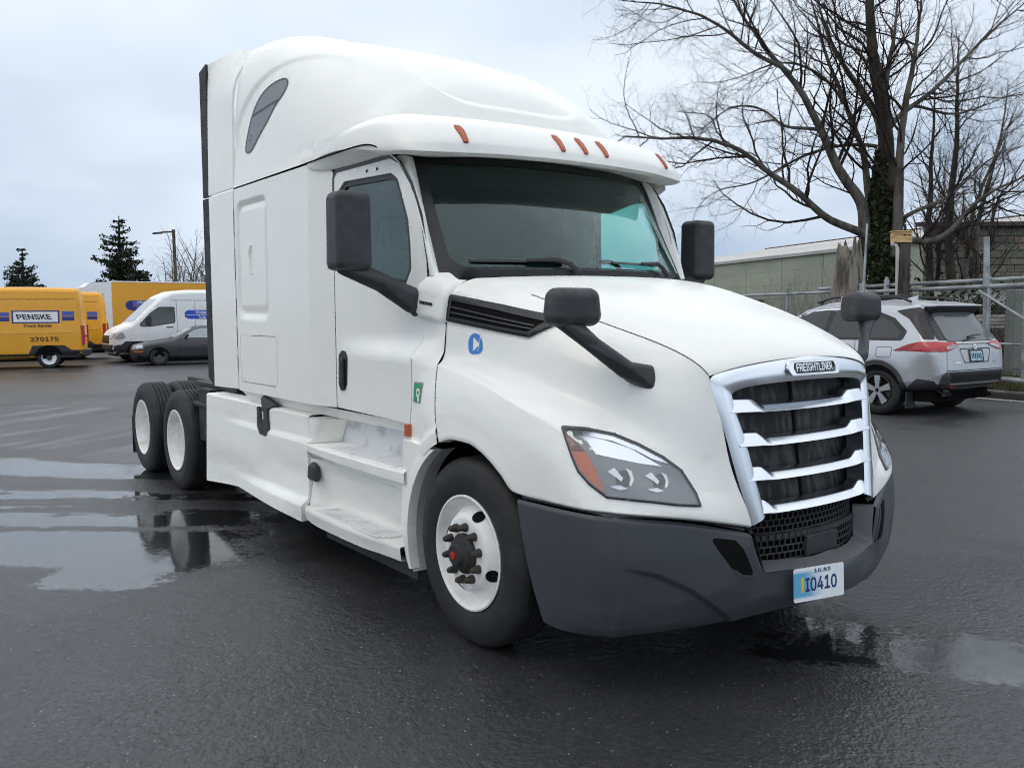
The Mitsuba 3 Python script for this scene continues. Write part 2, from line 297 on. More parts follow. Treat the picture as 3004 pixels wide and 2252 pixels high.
for f in (lambda m: m, mir):
    tp('cowl_side', f(side_sheet(cowl_p, fcowl, 0.022)), 'mat_white_paint', 40)
    # upper cowl cap wrapping the hood corner: badge panel
    C0 = [(-0.655, -1.095, 1.755), (-0.52, -1.09, 1.735), (-0.395, -1.085, 1.715), (-0.378, -1.06, 1.715)]
    C1 = [(-0.655, -1.115, 1.775), (-0.52, -1.115, 1.755), (-0.395, -1.105, 1.735), (-0.376, -1.055, 1.735)]
    C2 = [(-0.655, -1.105, 1.895), (-0.52, -1.10, 1.88), (-0.395, -1.09, 1.865), (-0.368, -1.03, 1.865)]
    C3 = [(-0.61, -1.06, 1.975), (-0.50, -1.055, 1.962), (-0.40, -1.05, 1.925), (-0.36, -0.99, 1.915)]
    C4 = [(-0.58, -1.01, 2.00), (-0.48, -0.995, 1.998), (-0.385, -0.98, 1.955), (-0.34, -0.92, 1.95)]
    tp('cowl_cap', f(loft([C0, C1, C2, C3, C4], 24, 20, breaks=(1,), kinds=['pchip']*5)), 'mat_white_paint', 40)
    P0 = [(-0.97, -1.052, 2.725), (-0.875, -1.055, 2.64), (-0.745, -1.06, 2.46), (-0.655, -1.06, 2.26), (-0.592, -1.06, 2.06), (-0.58, -1.06, 1.985)]
    P1 = [(-0.93, -1.025, 2.725), (-0.835, -1.03, 2.635), (-0.735, -1.035, 2.45), (-0.645, -1.04, 2.25), (-0.565, -1.04, 2.05), (-0.54, -1.04, 1.985)]
    P2 = [(-0.93, -0.965, 2.72), (-0.86, -0.975, 2.63), (-0.775, -0.985, 2.44), (-0.685, -0.99, 2.24), (-0.585, -0.995, 2.04), (-0.555, -1.0, 1.985)]
    tp('windscreen_pillar', f(loft([P0, P1, P2], 30, 10)), 'mat_white_paint', 40)
tp('badge_lettering', TM(*(lambda m: (np.stack([-0.60+m.vertices[:, 0], -1.112-0.002-m.vertices[:, 2]-0.028*0, 1.822-0.11*m.vertices[:, 0]+m.vertices[:, 1]], 1), m.faces))(meshkit.text_mesh('EVOLUTION', 0.017, 0.004, True))), 'mat_trim_black', False)

# --- roof cap and dome
def roof_profile(x): return CubicSpline([-3.42, -3.1, -2.75, -2.3, -1.85, -1.5, -1.28, -1.14, -1.04], [4.0, 4.01, 3.955, 3.835, 3.68, 3.52, 3.37, 3.20, 2.96])(x)
def roof_pt(x, th, disp=True):
    zt = roof_profile(x); zb = 2.793
    k = sstep(-2.0, -1.1, x)
    n1 = np.interp(x, [-3.4, -3.1, -2.7, -2.2, -1.7, -1.3], [7.0, 6.0, 4.7, 3.6, 2.75, 2.4]); nz = 2.09+(n1-2.4)*1.067
    w = 1.222-0.10*k
    c, s = np.cos(th), np.sin(th)
    y = -w*np.sign(c)*np.abs(c)**(2/n1); z = zb+(zt-zb)*np.abs(s)**(2/nz)
    lean = 0.055*np.clip((z-2.9)/0.9, 0, 1); y = y*(1-lean)
    # bulge behind the raised arch round the sleeper window
    a = np.hypot((x+2.45)/1.02, (z-3.02)/0.62); ang = (z > 2.85)
    dep = 0.016*sstep(1.03, 0.93, a)*ang*(np.abs(y) > 0.8)
    y = y-np.sign(y)*dep*sstep(-1.45, -2.0, x)
    # sunk front panel
    ea, eb, ec = 0.66+0.06*np.clip(-x-1.1, 0, 2)-np.abs(y), -1.10-x, (x+2.9)*0.9
    kk = 9.0; e = -np.log(np.exp(-kk*ea)+np.exp(-kk*eb)+np.exp(-kk*ec))/kk
    rr = sstep(-0.004, 0.040, e)
    z = z-0.030*rr*disp; x2 = x-0.012*rr*disp
    return np.stack([x2, y, z], -1)
def roof_grid(xs, ths):
    X, TH = np.meshgrid(xs, ths, indexing='ij'); return roof_pt(X, TH)
ths = np.concatenate([np.linspace(0, 0.35, 26)[:-1], np.linspace(0.35, np.pi-0.35, 230)[:-1], np.linspace(np.pi-0.35, np.pi, 26)])
xs = np.concatenate([np.linspace(-3.395, -1.3, 190)[:-1], np.linspace(-1.3, -1.04, 60)])
rg = roof_grid(xs, ths); tuck = (rg[:1]-[0, 0, 2.79])*[1, 0.985, 0.985]+[-0.05, 0, 2.79]; ROOF = gridmesh(np.concatenate([tuck, rg]), True)
tp('roof_cap', ROOF, 'mat_white_paint', True)
tp('roof_rear_panel', TM(np.vstack([tuck[0], [[-3.445, 0, 2.8]]]), [(len(ths), i+1, i) for i in range(len(ths)-1)]), 'mat_gap', False)
roof_side = Draper(ROOF)
# side extender panels behind the sleeper
for f in (lambda m: m, mir):
    G = []
    for x in np.linspace(-4.03, -3.40, 24):
        yt = np.interp(x, [-4.03, -3.9, -3.75, -3.55, -3.40], [-1.185, -1.14, -1.10, -1.04, -0.96]); zt = np.interp(x, [-4.03, -3.9, -3.75, -3.55, -3.40], [3.925, 3.948, 3.968, 3.962, 3.945])
        t = np.linspace(0, 1, 40); z = 2.80+(zt-2.80)*(1-(1-t)**1.35)
        q = (z-2.80)/(zt-2.80); y = -1.222+0.022*q+(yt+1.200)*np.clip((q-0.55)/0.45, 0, 1)**2.6
        G.append(np.stack([np.full(40, x), y, z], 1))
    G = np.array(G); m = gridmesh(G)
    tp('upper_side_extender', f(shell(m.vertices, m.faces, np.array([0, 0.02, 0]))), 'mat_white_paint', 30)
    tp('lower_side_extender', f(side_sheet(poly([(-4.03, 1.135), (-3.408, 1.15), (-3.408, 2.782), (-4.03, 2.782)]), lambda x, z: -1.221+0*x, 0.08, 0.02)), 'mat_white_paint', 30)
    tp('extender_rubber_trim', f(cat(prism(poly([(-4.215, 2.80), (-4.036, 2.80), (-4.036, 3.925), (-4.215, 3.89)]), 'y', -1.212, -1.19))), 'mat_rubber')
    tp('extender_rubber_trim', f(cat(prism(poly([(-4.225, 1.20), (-4.036, 1.12), (-4.036, 2.785), (-4.225, 2.785)]), 'y', -1.212, -1.19))), 'mat_rubber')
for f in (lambda m: m, mir): tp('roof_joint', f(tube(curve([(-1.95, -1.2235, 2.788), (-1.67, -1.2245, 2.789), (-1.30, -1.2245, 2.788), (-1.05, -1.219, 2.781), (-0.95, -1.197, 2.757), (-0.87, -1.163, 2.715)], 40), 0.005, 6)), 'mat_gap')
# sleeper window and its divider
sw = spoly([(-2.48, 3.485), (-2.43, 3.44), (-2.46, 3.38), (-2.56, 3.32), (-2.68, 3.235), (-2.89, 3.115), (-3.09, 3.035), (-3.14, 3.055), (-3.125, 3.16), (-3.04, 3.31), (-2.90, 3.43), (-2.71, 3.49), (-2.56, 3.50)], 70)
for f, dd, e in ((lambda m: m, (0, 1, 0), 1), (mir, (0, 1, 0), -1)):
    k = tp('sleeper_window', f(roof_side(sw, (1, 0, 0), (0, 0, 1), dd, 0.003, 0, 0.03)), 'mat_glass_grey', True)
    sub(k, 'seal', f(roof_side(sw.buffer(0.006).difference(sw.buffer(-0.007)), (1, 0, 0), (0, 0, 1), dd, 0.005, 0, 0.03)), 'mat_trim_black', True)
    sub(k, 'divider', f(roof_side(poly([(-3.06, 3.30), (-2.53, 3.335), (-2.545, 3.35), (-3.05, 3.317)]).intersection(sw), (1, 0, 0), (0, 0, 1), dd, 0.006, 0, 0.03)), 'mat_trim_black', True)
    for a, b in ((-3.03, 3.155), (-3.05, 3.125)):
        sub(k, 'bolt', f(roof_side(Point(a, b).buffer(0.008, quad_segs=3), (1, 0, 0), (0, 0, 1), dd, 0.008, 0, 0.02)), 'mat_gap', False)
# dashed white sealing strip down the extender joint, dark joint line
for z0, z1 in ((1.3, 1.43), (1.5, 1.66), (1.75, 1.9), (2.05, 2.3), (2.4, 2.62)):
    tp('joint_strip', side_sheet(sbox(-3.408, z0, -3.396, z1), lambda x, z: -1.2225+0*x, 0.1), 'mat_gap', False)

# --- visor
vT = [(-1.80, -1.216, 2.90), (-1.35, -1.208, 2.915), (-1.12, -1.10, 2.965), (-1.055, -0.90, 3.005), (-1.09, -0.5, 3.035), (-1.105, 0, 3.045)]
vS = [(-1.80, -1.221, 2.86), (-1.34, -1.222, 2.872), (-0.98, -1.165, 2.895), (-0.70, -0.93, 2.885), (-0.585, -0.5, 2.886), (-0.55, 0, 2.886)]
vM = [(-1.80, -1.223, 2.82), (-1.30, -1.226, 2.825), (-0.84, -1.175, 2.772), (-0.575, -0.95, 2.748), (-0.455, -0.5, 2.748), (-0.418, 0, 2.748)]
vL = [(-1.80, -1.223, 2.79), (-1.28, -1.226, 2.79), (-0.80, -1.165, 2.712), (-0.57, -0.96, 2.695), (-0.445, -0.5, 2.70), (-0.405, 0, 2.70)]
vL2 = [(-1.80, -1.215, 2.785), (-1.28, -1.215, 2.785), (-0.82, -1.145, 2.698), (-0.60, -0.94, 2.68), (-0.475, -0.5, 2.685), (-0.435, 0, 2.685)]
vU = [(-1.80, -1.19, 2.78), (-1.28, -1.16, 2.775), (-0.96, -1.05, 2.735), (-0.84, -0.90, 2.71), (-0.775, -0.5, 2.735), (-0.735, 0, 2.742)]
def full(c): c = np.array(c); return np.vstack([c[:-1], (c*[1, -1, 1])[::-1]])
VIS = loft([full(c) for c in (vT, vS, vM, vL, vL2, vU)], 120, 60, breaks=(3, 4), kinds=['akima']*6)
tp('sun_visor', VIS, 'mat_white_paint', 40)
vis = Draper(VIS)
def lens(cy, cz, tilt, w=0.018, l=0.062):
    pts = np.array([(-w*0.6, l), (w*0.6, l), (w, l*0.55), (w*0.6, -l), (-w*0.6, -l), (-w, l*0.55)]); c, s = math.cos(tilt), math.sin(tilt)
    return poly([(cy+a*c-b*s, cz+a*s+b*c) for a, b in pts], 0.006)
for cy, t in ((-0.83, 0.0), (-0.18, 0.0), (0, 0.0), (0.18, 0.0), (0.83, 0.0)):
    k = tp('marker_light', vis(lens(cy, 2.812, t, 0.018, 0.056), (0, 1, 0), (0, 0, 1), (-1, 0, 0), 0.016, 0.02, 0.012), 'mat_amber', 50, label=None)
    sub(k, 'base', vis(lens(cy, 2.812, t, 0.021, 0.060), (0, 1, 0), (0, 0, 1), (-1, 0, 0), 0.005, 0.01, 0.02), 'mat_red_dark', 40)

# --- windscreen
wB = [(-0.56, -1.05, 1.945), (-0.27, -0.64, 1.962), (-0.15, -0.3, 1.965), (-0.125, 0, 1.965)]
wM = [(-0.75, -1.04, 2.30), (-0.505, -0.63, 2.335), (-0.415, -0.3, 2.345), (-0.395, 0, 2.348)]
wT = [(-0.955, -1.03, 2.72), (-0.80, -0.62, 2.735), (-0.745, -0.3, 2.745), (-0.73, 0, 2.748)]
Gw = loft([full(c) for c in (wB, wM, wT)], 60, 40, grid=True, kind='cubic')
WS = gridmesh(Gw); ws = Draper(WS)
# outline of the glass in the (y, z) front view
ws_out = poly([(-1.012, 1.95), (1.012, 1.95), (0.985, 2.60), (0.93, 2.728), (-0.93, 2.728), (-0.985, 2.60)], 0.07)
ws_in = poly([(-0.945, 2.03), (0.945, 2.03), (0.925, 2.58), (0.88, 2.68), (-0.88, 2.68), (-0.925, 2.58)], 0.09)
k = tp('windscreen', ws(ws_in.buffer(0.01), (0, 1, 0), (0, 0, 1), (-1, 0, 0), 0.0, 0, 0.05), 'mat_glass_cab', True)
sub(k, 'black_border', ws(ws_out.difference(ws_in), (0, 1, 0), (0, 0, 1), (-1, 0, 0), 0.004, 0.004, 0.04), 'mat_trim_black', 40)
for y0, y1, px in ((-0.86, -0.36, -0.34), (0.0, 0.44, 0.46)):
    w0 = ws(poly([(y0, 2.062), (y1, 2.055), (y1, 2.07), (y0, 2.074)]), (0, 1, 0), (0, 0, 1), (-1, 0, 0), 0.02, 0.012, 0.05)
    kk = tp('wiper', w0, 'mat_trim_black', 30)
    m0 = (y0+y1)/2+0.08
    p = lambda y, z, o: np.array(ws.r.intersects_location(np.array([[5, y, z]]), np.array([[-1.0, 0, 0]]), multiple_hits=False)[0][0])+[o, 0, 0]
    sub(kk, 'arm', tube([p(m0-0.05, 2.069, 0.035), p(m0+0.12, 2.075, 0.045), p(y1+0.02, 2.05, 0.045), p(px+0.05, 2.0, 0.03)], [0.009, 0.013, 0.014, 0.017], 8), 'mat_trim_black')

# --- hood and fenders
hk = {
 'K0': ([(-0.20, 0, 1.985), (0.12, 0, 1.955), (0.45, 0, 1.885), (0.80, 0, 1.785), (1.04, 0, 1.685), (1.18, 0, 1.60), (1.235, 0, 1.545)], None),
 'K1': ([(-0.22, -0.44, 1.98), (0.10, -0.43, 1.945), (0.43, -0.41, 1.868), (0.78, -0.39, 1.765), (1.02, -0.37, 1.665), (1.155, -0.36, 1.583), (1.212, -0.35, 1.528)], None),
 'K2': ([(-0.33, -0.90, 1.962), (0.0, -0.87, 1.895), (0.30, -0.82, 1.805), (0.57, -0.76, 1.715), (0.86, -0.705, 1.63), (1.06, -0.66, 1.55), (1.145, -0.622, 1.472)], None),
 'K2b': ([(-0.375, -1.035, 1.88), (0.0, -0.995, 1.80), (0.3, -0.95, 1.73), (0.6, -0.875, 1.645), (0.86, -0.80, 1.55), (1.06, -0.71, 1.455), (1.165, -0.61, 1.38)], None),
 'K3': ([(-0.385, -1.065, 1.71), (0.0, -1.04, 1.665), (0.3, -1.01, 1.615), (0.6, -0.95, 1.545), (0.86, -0.87, 1.45), (1.06, -0.755, 1.345), (1.195, -0.59, 1.26)], None),
 'K4': ([(-0.385, -1.08, 1.545), (0.0, -1.07, 1.505), (0.3, -1.055, 1.445), (0.6, -1.01, 1.36), (0.86, -0.925, 1.265), (1.06, -0.80, 1.16), (1.225, -0.565, 1.08)], None),
 'K5': ([(-0.372, -1.135, 1.48), (-0.1, -1.152, 1.44), (0.2, -1.166, 1.375), (0.45, -1.167, 1.305), (0.70, -1.15, 1.235), (0.98, -1.00, 1.08), (1.265, -0.53, 0.93)], None),
 'K5b': ([(-0.32, -1.185, 1.32), (-0.07, -1.197, 1.32), (0.22, -1.203, 1.25), (0.48, -1.205, 1.13), (0.76, -1.185, 1.05), (1.05, -1.02, 0.96), (1.285, -0.505, 0.85)], None),
 'K6': ([(-0.275, -1.212, 1.165), (-0.1, -1.215, 1.195), (0.08, -1.216, 1.19), (0.22, -1.216, 1.145), (0.34, -1.216, 1.08), (0.46, -1.215, 0.985), (0.56, -1.21, 0.915), (0.70, -1.20, 0.897), (0.88, -1.175, 0.893), (1.03, -1.085, 0.885), (1.20, -0.80, 0.85), (1.295, -0.49, 0.79)], [0, .6, 1.2, 1.8, 2.3, 2.8, 3.2, 3.7, 4.3, 4.9, 5.5, 6]),
 'K7': ([(-0.225, -1.226, 1.065), (-0.08, -1.228, 1.098), (0.06, -1.228, 1.095), (0.17, -1.228, 1.068), (0.26, -1.228, 1.028), (0.36, -1.226, 0.965), (0.45, -1.218, 0.90), (0.68, -1.19, 0.887), (0.87, -1.165, 0.883), (1.02, -1.075, 0.875), (1.19, -0.79, 0.84), (1.285, -0.49, 0.78)], [0, .6, 1.2, 1.8, 2.3, 2.8, 3.2, 3.7, 4.3, 4.9, 5.5, 6]),
 'K8': ([(-0.225, -1.16, 1.06), (-0.08, -1.16, 1.092), (0.06, -1.16, 1.09), (0.17, -1.16, 1.062), (0.26, -1.16, 1.022), (0.36, -1.16, 0.958), (0.45, -1.15, 0.89), (0.68, -1.12, 0.88), (0.87, -1.10, 0.876), (1.03, -1.03, 0.868), (1.15, -0.76, 0.84), (1.25, -0.49, 0.78)], [0, .6, 1.2, 1.8, 2.3, 2.8, 3.2, 3.7, 4.3, 4.9, 5.5, 6]),
}
names = list(hk); U = np.linspace(0, 6, 130)
HC = np.array([curve(hk[n][0], u=hk[n][1], kind='pchip' if n in ('K6', 'K7', 'K8') else 'cubic', at=U) for n in names])
def across(a, b, m, kind):
    t = np.linspace(a, b, m+1); C = HC[a:b+1]
    return CubicSpline(np.arange(a, b+1), C)(t) if kind == 'cubic' else PchipInterpolator(np.arange(a, b+1), C)(t) if b-a > 1 else C[0]+(C[1]-C[0])*(t-a)[:, None, None]
full0 = HC.copy(); mirror_rows = HC[[2, 1]]*[1, -1, 1]
top_rows = CubicSpline([-2, -1, 0, 1, 2], np.vstack([mirror_rows, HC[0:3]]))(np.linspace(0, 2, 30))
seg = [top_rows, across(2, 6, 70, 'pchip')[1:], across(6, 8, 30, 'pchip')[1:], across(8, 9, 4, 'lin')[1:], across(9, 10, 4, 'lin')[1:]]
HG = np.concatenate(seg); HALF = gridmesh(HG, False)
both = cat(HALF, mir(HALF))
HOOD_R = HALF; hood = Draper(HALF)
tp('hood', both, 'mat_white_paint', 38)
tp('hood_seam', tube(np.concatenate([HG[29, 30::3]])+[0.0, -0.001, 0.0015], 0.0022, 5), 'mat_gap')
tp('hood_seam', mir(tube(np.concatenate([HG[29, 30::3]])+[0.0, -0.001, 0.0015], 0.0022, 5)), 'mat_gap')
ED = np.vstack([HG[25:-8, 0]]); tp('hood_rear_gap', tube(ED+[-0.004, 0.002, 0], 0.004, 5), 'mat_gap', 32, True)
S2 = ((1, 0, 0), (0, 0, 1), (0, 1, 0))
vent_out = poly([(-0.372, 1.872), (-0.375, 1.722), (0.30, 1.642), (0.455, 1.722), (0.44, 1.738), (0.05, 1.808)], 0.012)
vent_in = poly([(-0.345, 1.835), (-0.35, 1.745), (0.285, 1.668), (0.36, 1.722), (0.0, 1.786)])
for f in (lambda m: m, mir):
    k = tp('hood_vent', f(hood(vent_out.difference(vent_in), *S2, 0.016, 0.02, 0.025)), 'mat_trim_black', 30)
    sub(k, 'vent_core', f(hood(vent_in.buffer(0.005), *S2, 0.009, 0, 0.02)), 'mat_gap', True)
    for a in (0.33, 0.66):
        sl = poly([(-0.345, 1.835-0.09*a), (0.32-0.03*a, 1.72-0.048*a), (0.32-0.03*a, 1.713-0.048*a), (-0.345, 1.827-0.09*a)])
        sub(k, 'louvre', f(hood(sl, *S2, 0.017, 0.006, 0.03)), 'mat_dark_plastic', 30)
# decals on the right side
bl = [spoly([(-0.16, 1.64), (-0.105, 1.655), (-0.06, 1.63), (-0.05, 1.555), (-0.09, 1.545), (-0.155, 1.555)], 30)]
k = tp('blue_sticker', hood(bl[0].difference(poly([(-0.125, 1.625), (-0.085, 1.60), (-0.12, 1.57)]).buffer(0.008)).difference(poly([(-0.074, 1.64), (-0.066, 1.64), (-0.08, 1.56), (-0.088, 1.56)])), *S2, 0.002, 0, 0.02), M('mat_sticker_blue', pr((0.04, 0.20, 0.58), 0.4)), True, label='small blue and white sticker on the hood side')
gp = poly([(-0.575, 1.255), (-0.475, 1.255), (-0.465, 1.375), (-0.565, 1.375)], 0.01)
k = tp('green_sticker', side_sheet(gp, lambda x, z: fcowl(x, z)-0.003, 0.02, 0.003), M('mat_sticker_edge', pr((0.28, 0.27, 0.22), 0.5)), 30, label='green sticker on the cowl behind the fender')
M('mat_sticker_green', pr((0.02, 0.30, 0.12), 0.4)); M('mat_sticker_white', pr((0.75, 0.77, 0.75), 0.4))
sub(k, 'green_field', side_sheet(gp.buffer(-0.008).difference(Point(-0.51, 1.315).buffer(0.026).difference(Point(-0.51, 1.315).buffer(0.012))).difference(sbox(-0.515, 1.26, -0.49, 1.30)), lambda x, z: fcowl(x, z)-0.005, 0.015), 'mat_sticker_green', True)
sub(k, 'white_field', side_sheet(gp.buffer(-0.008), lambda x, z: fcowl(x, z)-0.004, 0.03), 'mat_sticker_white', True)
tp('side_marker', bx(-0.655, -0.608, -1.20, -1.17, 1.05, 1.125, 0.006), 'mat_amber', 40, True)

# --- headlights: lens cavity draped over the fender corner, seen along a diagonal
dg = np.array([-1, 1, 0])/math.sqrt(2); e1 = np.array([1, 1, 0])/math.sqrt(2); e2 = np.array([0, 0, 1.0])
hl_px = HLPX = [(0.70, -1.15, 1.245), (0.76, -1.14, 1.15), (0.86, -1.12, 1.03), (1.03, -1.09, 0.945), (1.11, -0.90, 0.915), (1.22, -0.63, 0.875), (1.19, -0.68, 0.97), (1.12, -0.80, 1.09), (0.98, -0.97, 1.19), (0.84, -1.08, 1.235)]
hl = poly([(-0.299, 1.241), (-0.28, 1.197), (-0.246, 1.113), (-0.214, 1.051), (-0.16, 0.999), (-0.082, 0.948), (0.002, 0.941), (0.131, 0.927), (0.232, 0.911), (0.335, 0.90), (0.314, 0.955), (0.248, 1.055), (0.167, 1.114), (0.056, 1.17), (-0.056, 1.212), (-0.185, 1.235)]).buffer(-0.004).buffer(0.004)
for f in (lambda m: m, mir):
    k = tp('headlight', f(hood(hl.buffer(0.003).difference(hl.buffer(-0.008)), e1, e2, dg, 0.008, 0.012, 0.03)), 'mat_lamp_rim', 40)
    sub(k, 'housing', f(hood(hl.buffer(-0.008), e1, e2, dg, 0.003, 0, 0.03)), 'mat_lamp_grey', True)
    am = poly([(-0.285, 1.221), (-0.233, 1.185), (-0.179, 1.137), (-0.132, 1.063), (-0.089, 0.967), (-0.141, 1.0), (-0.207, 1.059), (-0.243, 1.127)]).intersection(hl.buffer(-0.01))
    sub(k, 'turn_signal', f(hood(am.intersection(sbox(-2, 0.9, 2, 1.138)), e1, e2, dg, 0.009, 0.008, 0.02)), 'mat_amber', 40)
    sub(k, 'signal_reflector', f(hood(am.intersection(sbox(-2, 1.141, 2, 2)), e1, e2, dg, 0.007, 0.008, 0.02)), 'mat_amber_dark', 40)
    br = poly([(-0.228, 1.208), (-0.13, 1.195), (0.02, 1.15), (0.16, 1.072), (0.057, 1.088), (-0.134, 1.128), (-0.174, 1.178)]).intersection(hl.buffer(-0.012))
    sub(k, 'upper_reflector', f(hood(br, e1, e2, dg, 0.006, 0.006, 0.02)), 'mat_chrome_satin', 40)
    for ox, oz, q in ((-0.022, 1.03, 0.95), (0.138, 1.012, 0.85)):
        sub(k, 'projector', f(hood(Point(ox+0.012, oz-0.003).buffer(0.036*q).intersection(hl.buffer(-0.01)), e1, e2, dg, 0.006, 0.004, 0.012)), 'mat_glass_opaque', 40)
        for sh in ([(-0.062, 0.028), (-0.03, 0.045), (0.012, 0.0), (0.004, -0.014), (-0.024, 0.006)], [(0.02, 0.042), (0.05, 0.03), (0.062, -0.008), (0.05, -0.034), (0.04, -0.03), (0.046, 0.0), (0.034, 0.024)], [(-0.05, -0.036), (0.0, -0.030), (0.036, -0.046), (0.0, -0.052)]):
            pg = poly([(ox+q*a, oz+q*b) for a, b in sh]).intersection(hl.buffer(-0.012))
            if not pg.is_empty: sub(k, 'bulb_reflector', f(hood(pg, e1, e2, dg, 0.010, 0.006, 0.012)), 'mat_reflector', 40)
    strip = hl.buffer(-0.012).difference(hl.buffer(-0.03)).intersection(poly([(-0.2, 1.20), (0.3, 1.05), (0.42, 0.86), (0.6, 1.3), (-0.2, 1.3)]))
    sub(k, 'light_strip', f(hood(strip, e1, e2, dg, 0.010, 0.006, 0.02)), 'mat_chrome_satin', 40)
    mh = hood(hl.buffer(-0.006), e1, e2, dg, 0.016, 0, 0.03)
    sub(k, 'lens', f(mh), 'mat_glass_clear', True)

# --- grille
gO = [(1.298, -0.488, 0.79), (1.255, -0.535, 0.98), (1.212, -0.572, 1.18), (1.166, -0.611, 1.38), (1.149, -0.618, 1.455), (1.158, -0.575, 1.485), (1.195, -0.40, 1.522), (1.222, -0.2, 1.54), (1.235, 0, 1.547)]
gI = [(1.300, -0.40, 0.825), (1.270, -0.435, 0.99), (1.236, -0.47, 1.17), (1.198, -0.51, 1.34), (1.19, -0.515, 1.385), (1.202, -0.475, 1.408), (1.228, -0.36, 1.425), (1.250, -0.2, 1.433), (1.260, 0, 1.436)]
uu = [0, 1, 2, 3, 3.5, 4, 5, 6, 7]
gM = [(a+b)/2+np.array([0.014, 0, 0.003]) for a, b in zip(np.array(gO), np.array(gI))]
gB = [np.array(b)+[-0.10, 0.0, 0.0] for b in gI]
ring = loft([gO, gM, gI, gB], 70, 30, breaks=(2,), us=[uu]*4, kinds=['pchip']*4, kind='cubic', flip=True)
SUR = tp('grille_surround', cat(ring, mir(ring)), 'mat_chrome_satin', 40)
for i, (zl, xe, ye) in enumerate(((1.296, 1.205, 0.545), (1.141, 1.24, 0.52), (0.984, 1.268, 0.495), (0.831, 1.29, 0.47))):
    yy = np.concatenate([np.linspace(-ye, -0.385, 8), np.linspace(-0.335, 0.335, 24), np.linspace(0.385, ye, 8)])
    th = np.interp(np.abs(yy), [0, 0.335, 0.385, 0.6], [0.036, 0.036, 0.066, 0.070])
    bow = 0.035*(1-(yy/ye)**2)
    droop = -0.006*(1-(yy/ye)**2)
    rows = []
    for dx, fz in ((-0.09, 1.1), (-0.036, 1.0), (-0.022, 0.93), (0.008, 0.12), (-0.004, 0.0), (-0.09, 0.05)):
        rows.append(np.stack([xe+bow+dx, yy, zl+droop+th*fz], 1))
    G = np.array(rows); m = gridmesh(G, True)
    tp('grille_bar', m, 'mat_chrome_satin', 35)
rad = loft([[(1.05, -0.6, 1.44), (1.10, -0.3, 1.45), (1.115, 0, 1.45), (1.10, 0.3, 1.45), (1.05, 0.6, 1.44)], [(1.13, -0.6, 0.80), (1.19, -0.3, 0.80), (1.21, 0, 0.80), (1.19, 0.3, 0.80), (1.13, 0.6, 0.80)]], 30, 20, flip=True)
tp('radiator_screen', rad, 'mat_radiator', True)
tp('radiator_divider', prism(poly([(1.115, 1.44), (1.125, 1.44), (1.22, 0.80), (1.205, 0.80)]), 'y', -0.008, 0.008), 'mat_gap')
def EMBS(v): return np.stack([v[:, 0]*1.12, 1.495+(v[:, 1]-1.495)*1.15, v[:, 2]], 1)
EMB = tp('emblem', (lambda m: m)(cat(*[TM(np.stack([1.262-0.03*0+v[:, 2]+0.0-0.30*(v[:, 1]-1.495)-0.25*(v[:, 0]-0.0)**2, v[:, 0], v[:, 1]], 1), m.faces) for m in [trimesh.creation.extrude_polygon(poly([(-0.165, 1.465), (0.165, 1.465), (0.185, 1.495), (0.165, 1.525), (-0.165, 1.525), (-0.185, 1.495)], 0.02).difference(poly([(-0.14, 1.473), (0.14, 1.473), (0.15, 1.495), (0.14, 1.517), (-0.14, 1.517), (-0.15, 1.495)], 0.01)), 0.014, engine='earcut')] for v in [EMBS(m.vertices)]])), 'mat_chrome', 30)
def on_emblem(m, dx): v = EMBS(m.vertices); return TM(np.stack([1.262+v[:, 2]+dx-0.30*(v[:, 1]-1.495)-0.25*v[:, 0]**2, v[:, 0], v[:, 1]], 1), m.faces)
bp_ = trimesh.creation.extrude_polygon(poly([(-0.145, 1.47), (0.145, 1.47), (0.155, 1.495), (0.145, 1.52), (-0.145, 1.52), (-0.155, 1.495)], 0.01), 0.006, engine='earcut')
bp_ = bp_.subdivide_to_size(0.06)
sub(EMB, 'backplate', on_emblem(bp_, 0.0), 'mat_trim_black', 30)
tx = meshkit.text_mesh('FREIGHTLINER', 0.030, 0.004, True); wd = np.ptp(tx.vertices[:, 0]); tv = tx.vertices.copy(); tv[:, 0] = (tv[:, 0]-tv[:, 0].min()-wd/2)*(0.255/wd)+0.12*(tv[:, 1]-0.013); tv[:, 1] += 1.482
sub(EMB, 'lettering', on_emblem(TM(tv, tx.faces), 0.006), 'mat_chrome', False)

# --- bumper
bT = [(0.47, -1.205, 0.868), (0.75, -1.20, 0.872), (0.93, -1.165, 0.870), (1.02, -1.08, 0.862), (1.155, -0.80, 0.825), (1.255, -0.58, 0.775), (1.292, -0.50, 0.752)]
bC = [(0.475, -1.217, 0.855), (0.75, -1.213, 0.858), (0.94, -1.175, 0.856), (1.035, -1.088, 0.848), (1.172, -0.81, 0.811), (1.272, -0.585, 0.762), (1.306, -0.50, 0.74)]
bM1 = [(0.53, -1.222, 0.67), (0.77, -1.215, 0.66), (0.95, -1.18, 0.655), (1.055, -1.092, 0.65), (1.186, -0.82, 0.64), (1.285, -0.60, 0.655), (1.312, -0.475, 0.66)]
bM2 = [(0.59, -1.215, 0.48), (0.79, -1.205, 0.465), (0.95, -1.165, 0.455), (1.055, -1.068, 0.455), (1.188, -0.82, 0.47), (1.285, -0.61, 0.535), (1.325, -0.44, 0.575)]
bM2 = bM2[:-1]+[(1.325, -0.44, 0.575), (1.405, -0.22, 0.573), (1.434, 0, 0.572)]
bM3 = [(0.62, -1.205, 0.39), (0.80, -1.19, 0.375), (0.95, -1.145, 0.365), (1.045, -1.04, 0.365), (1.178, -0.79, 0.385), (1.272, -0.60, 0.43), (1.322, -0.45, 0.468), (1.414, -0.22, 0.487), (1.450, 0, 0.492)]
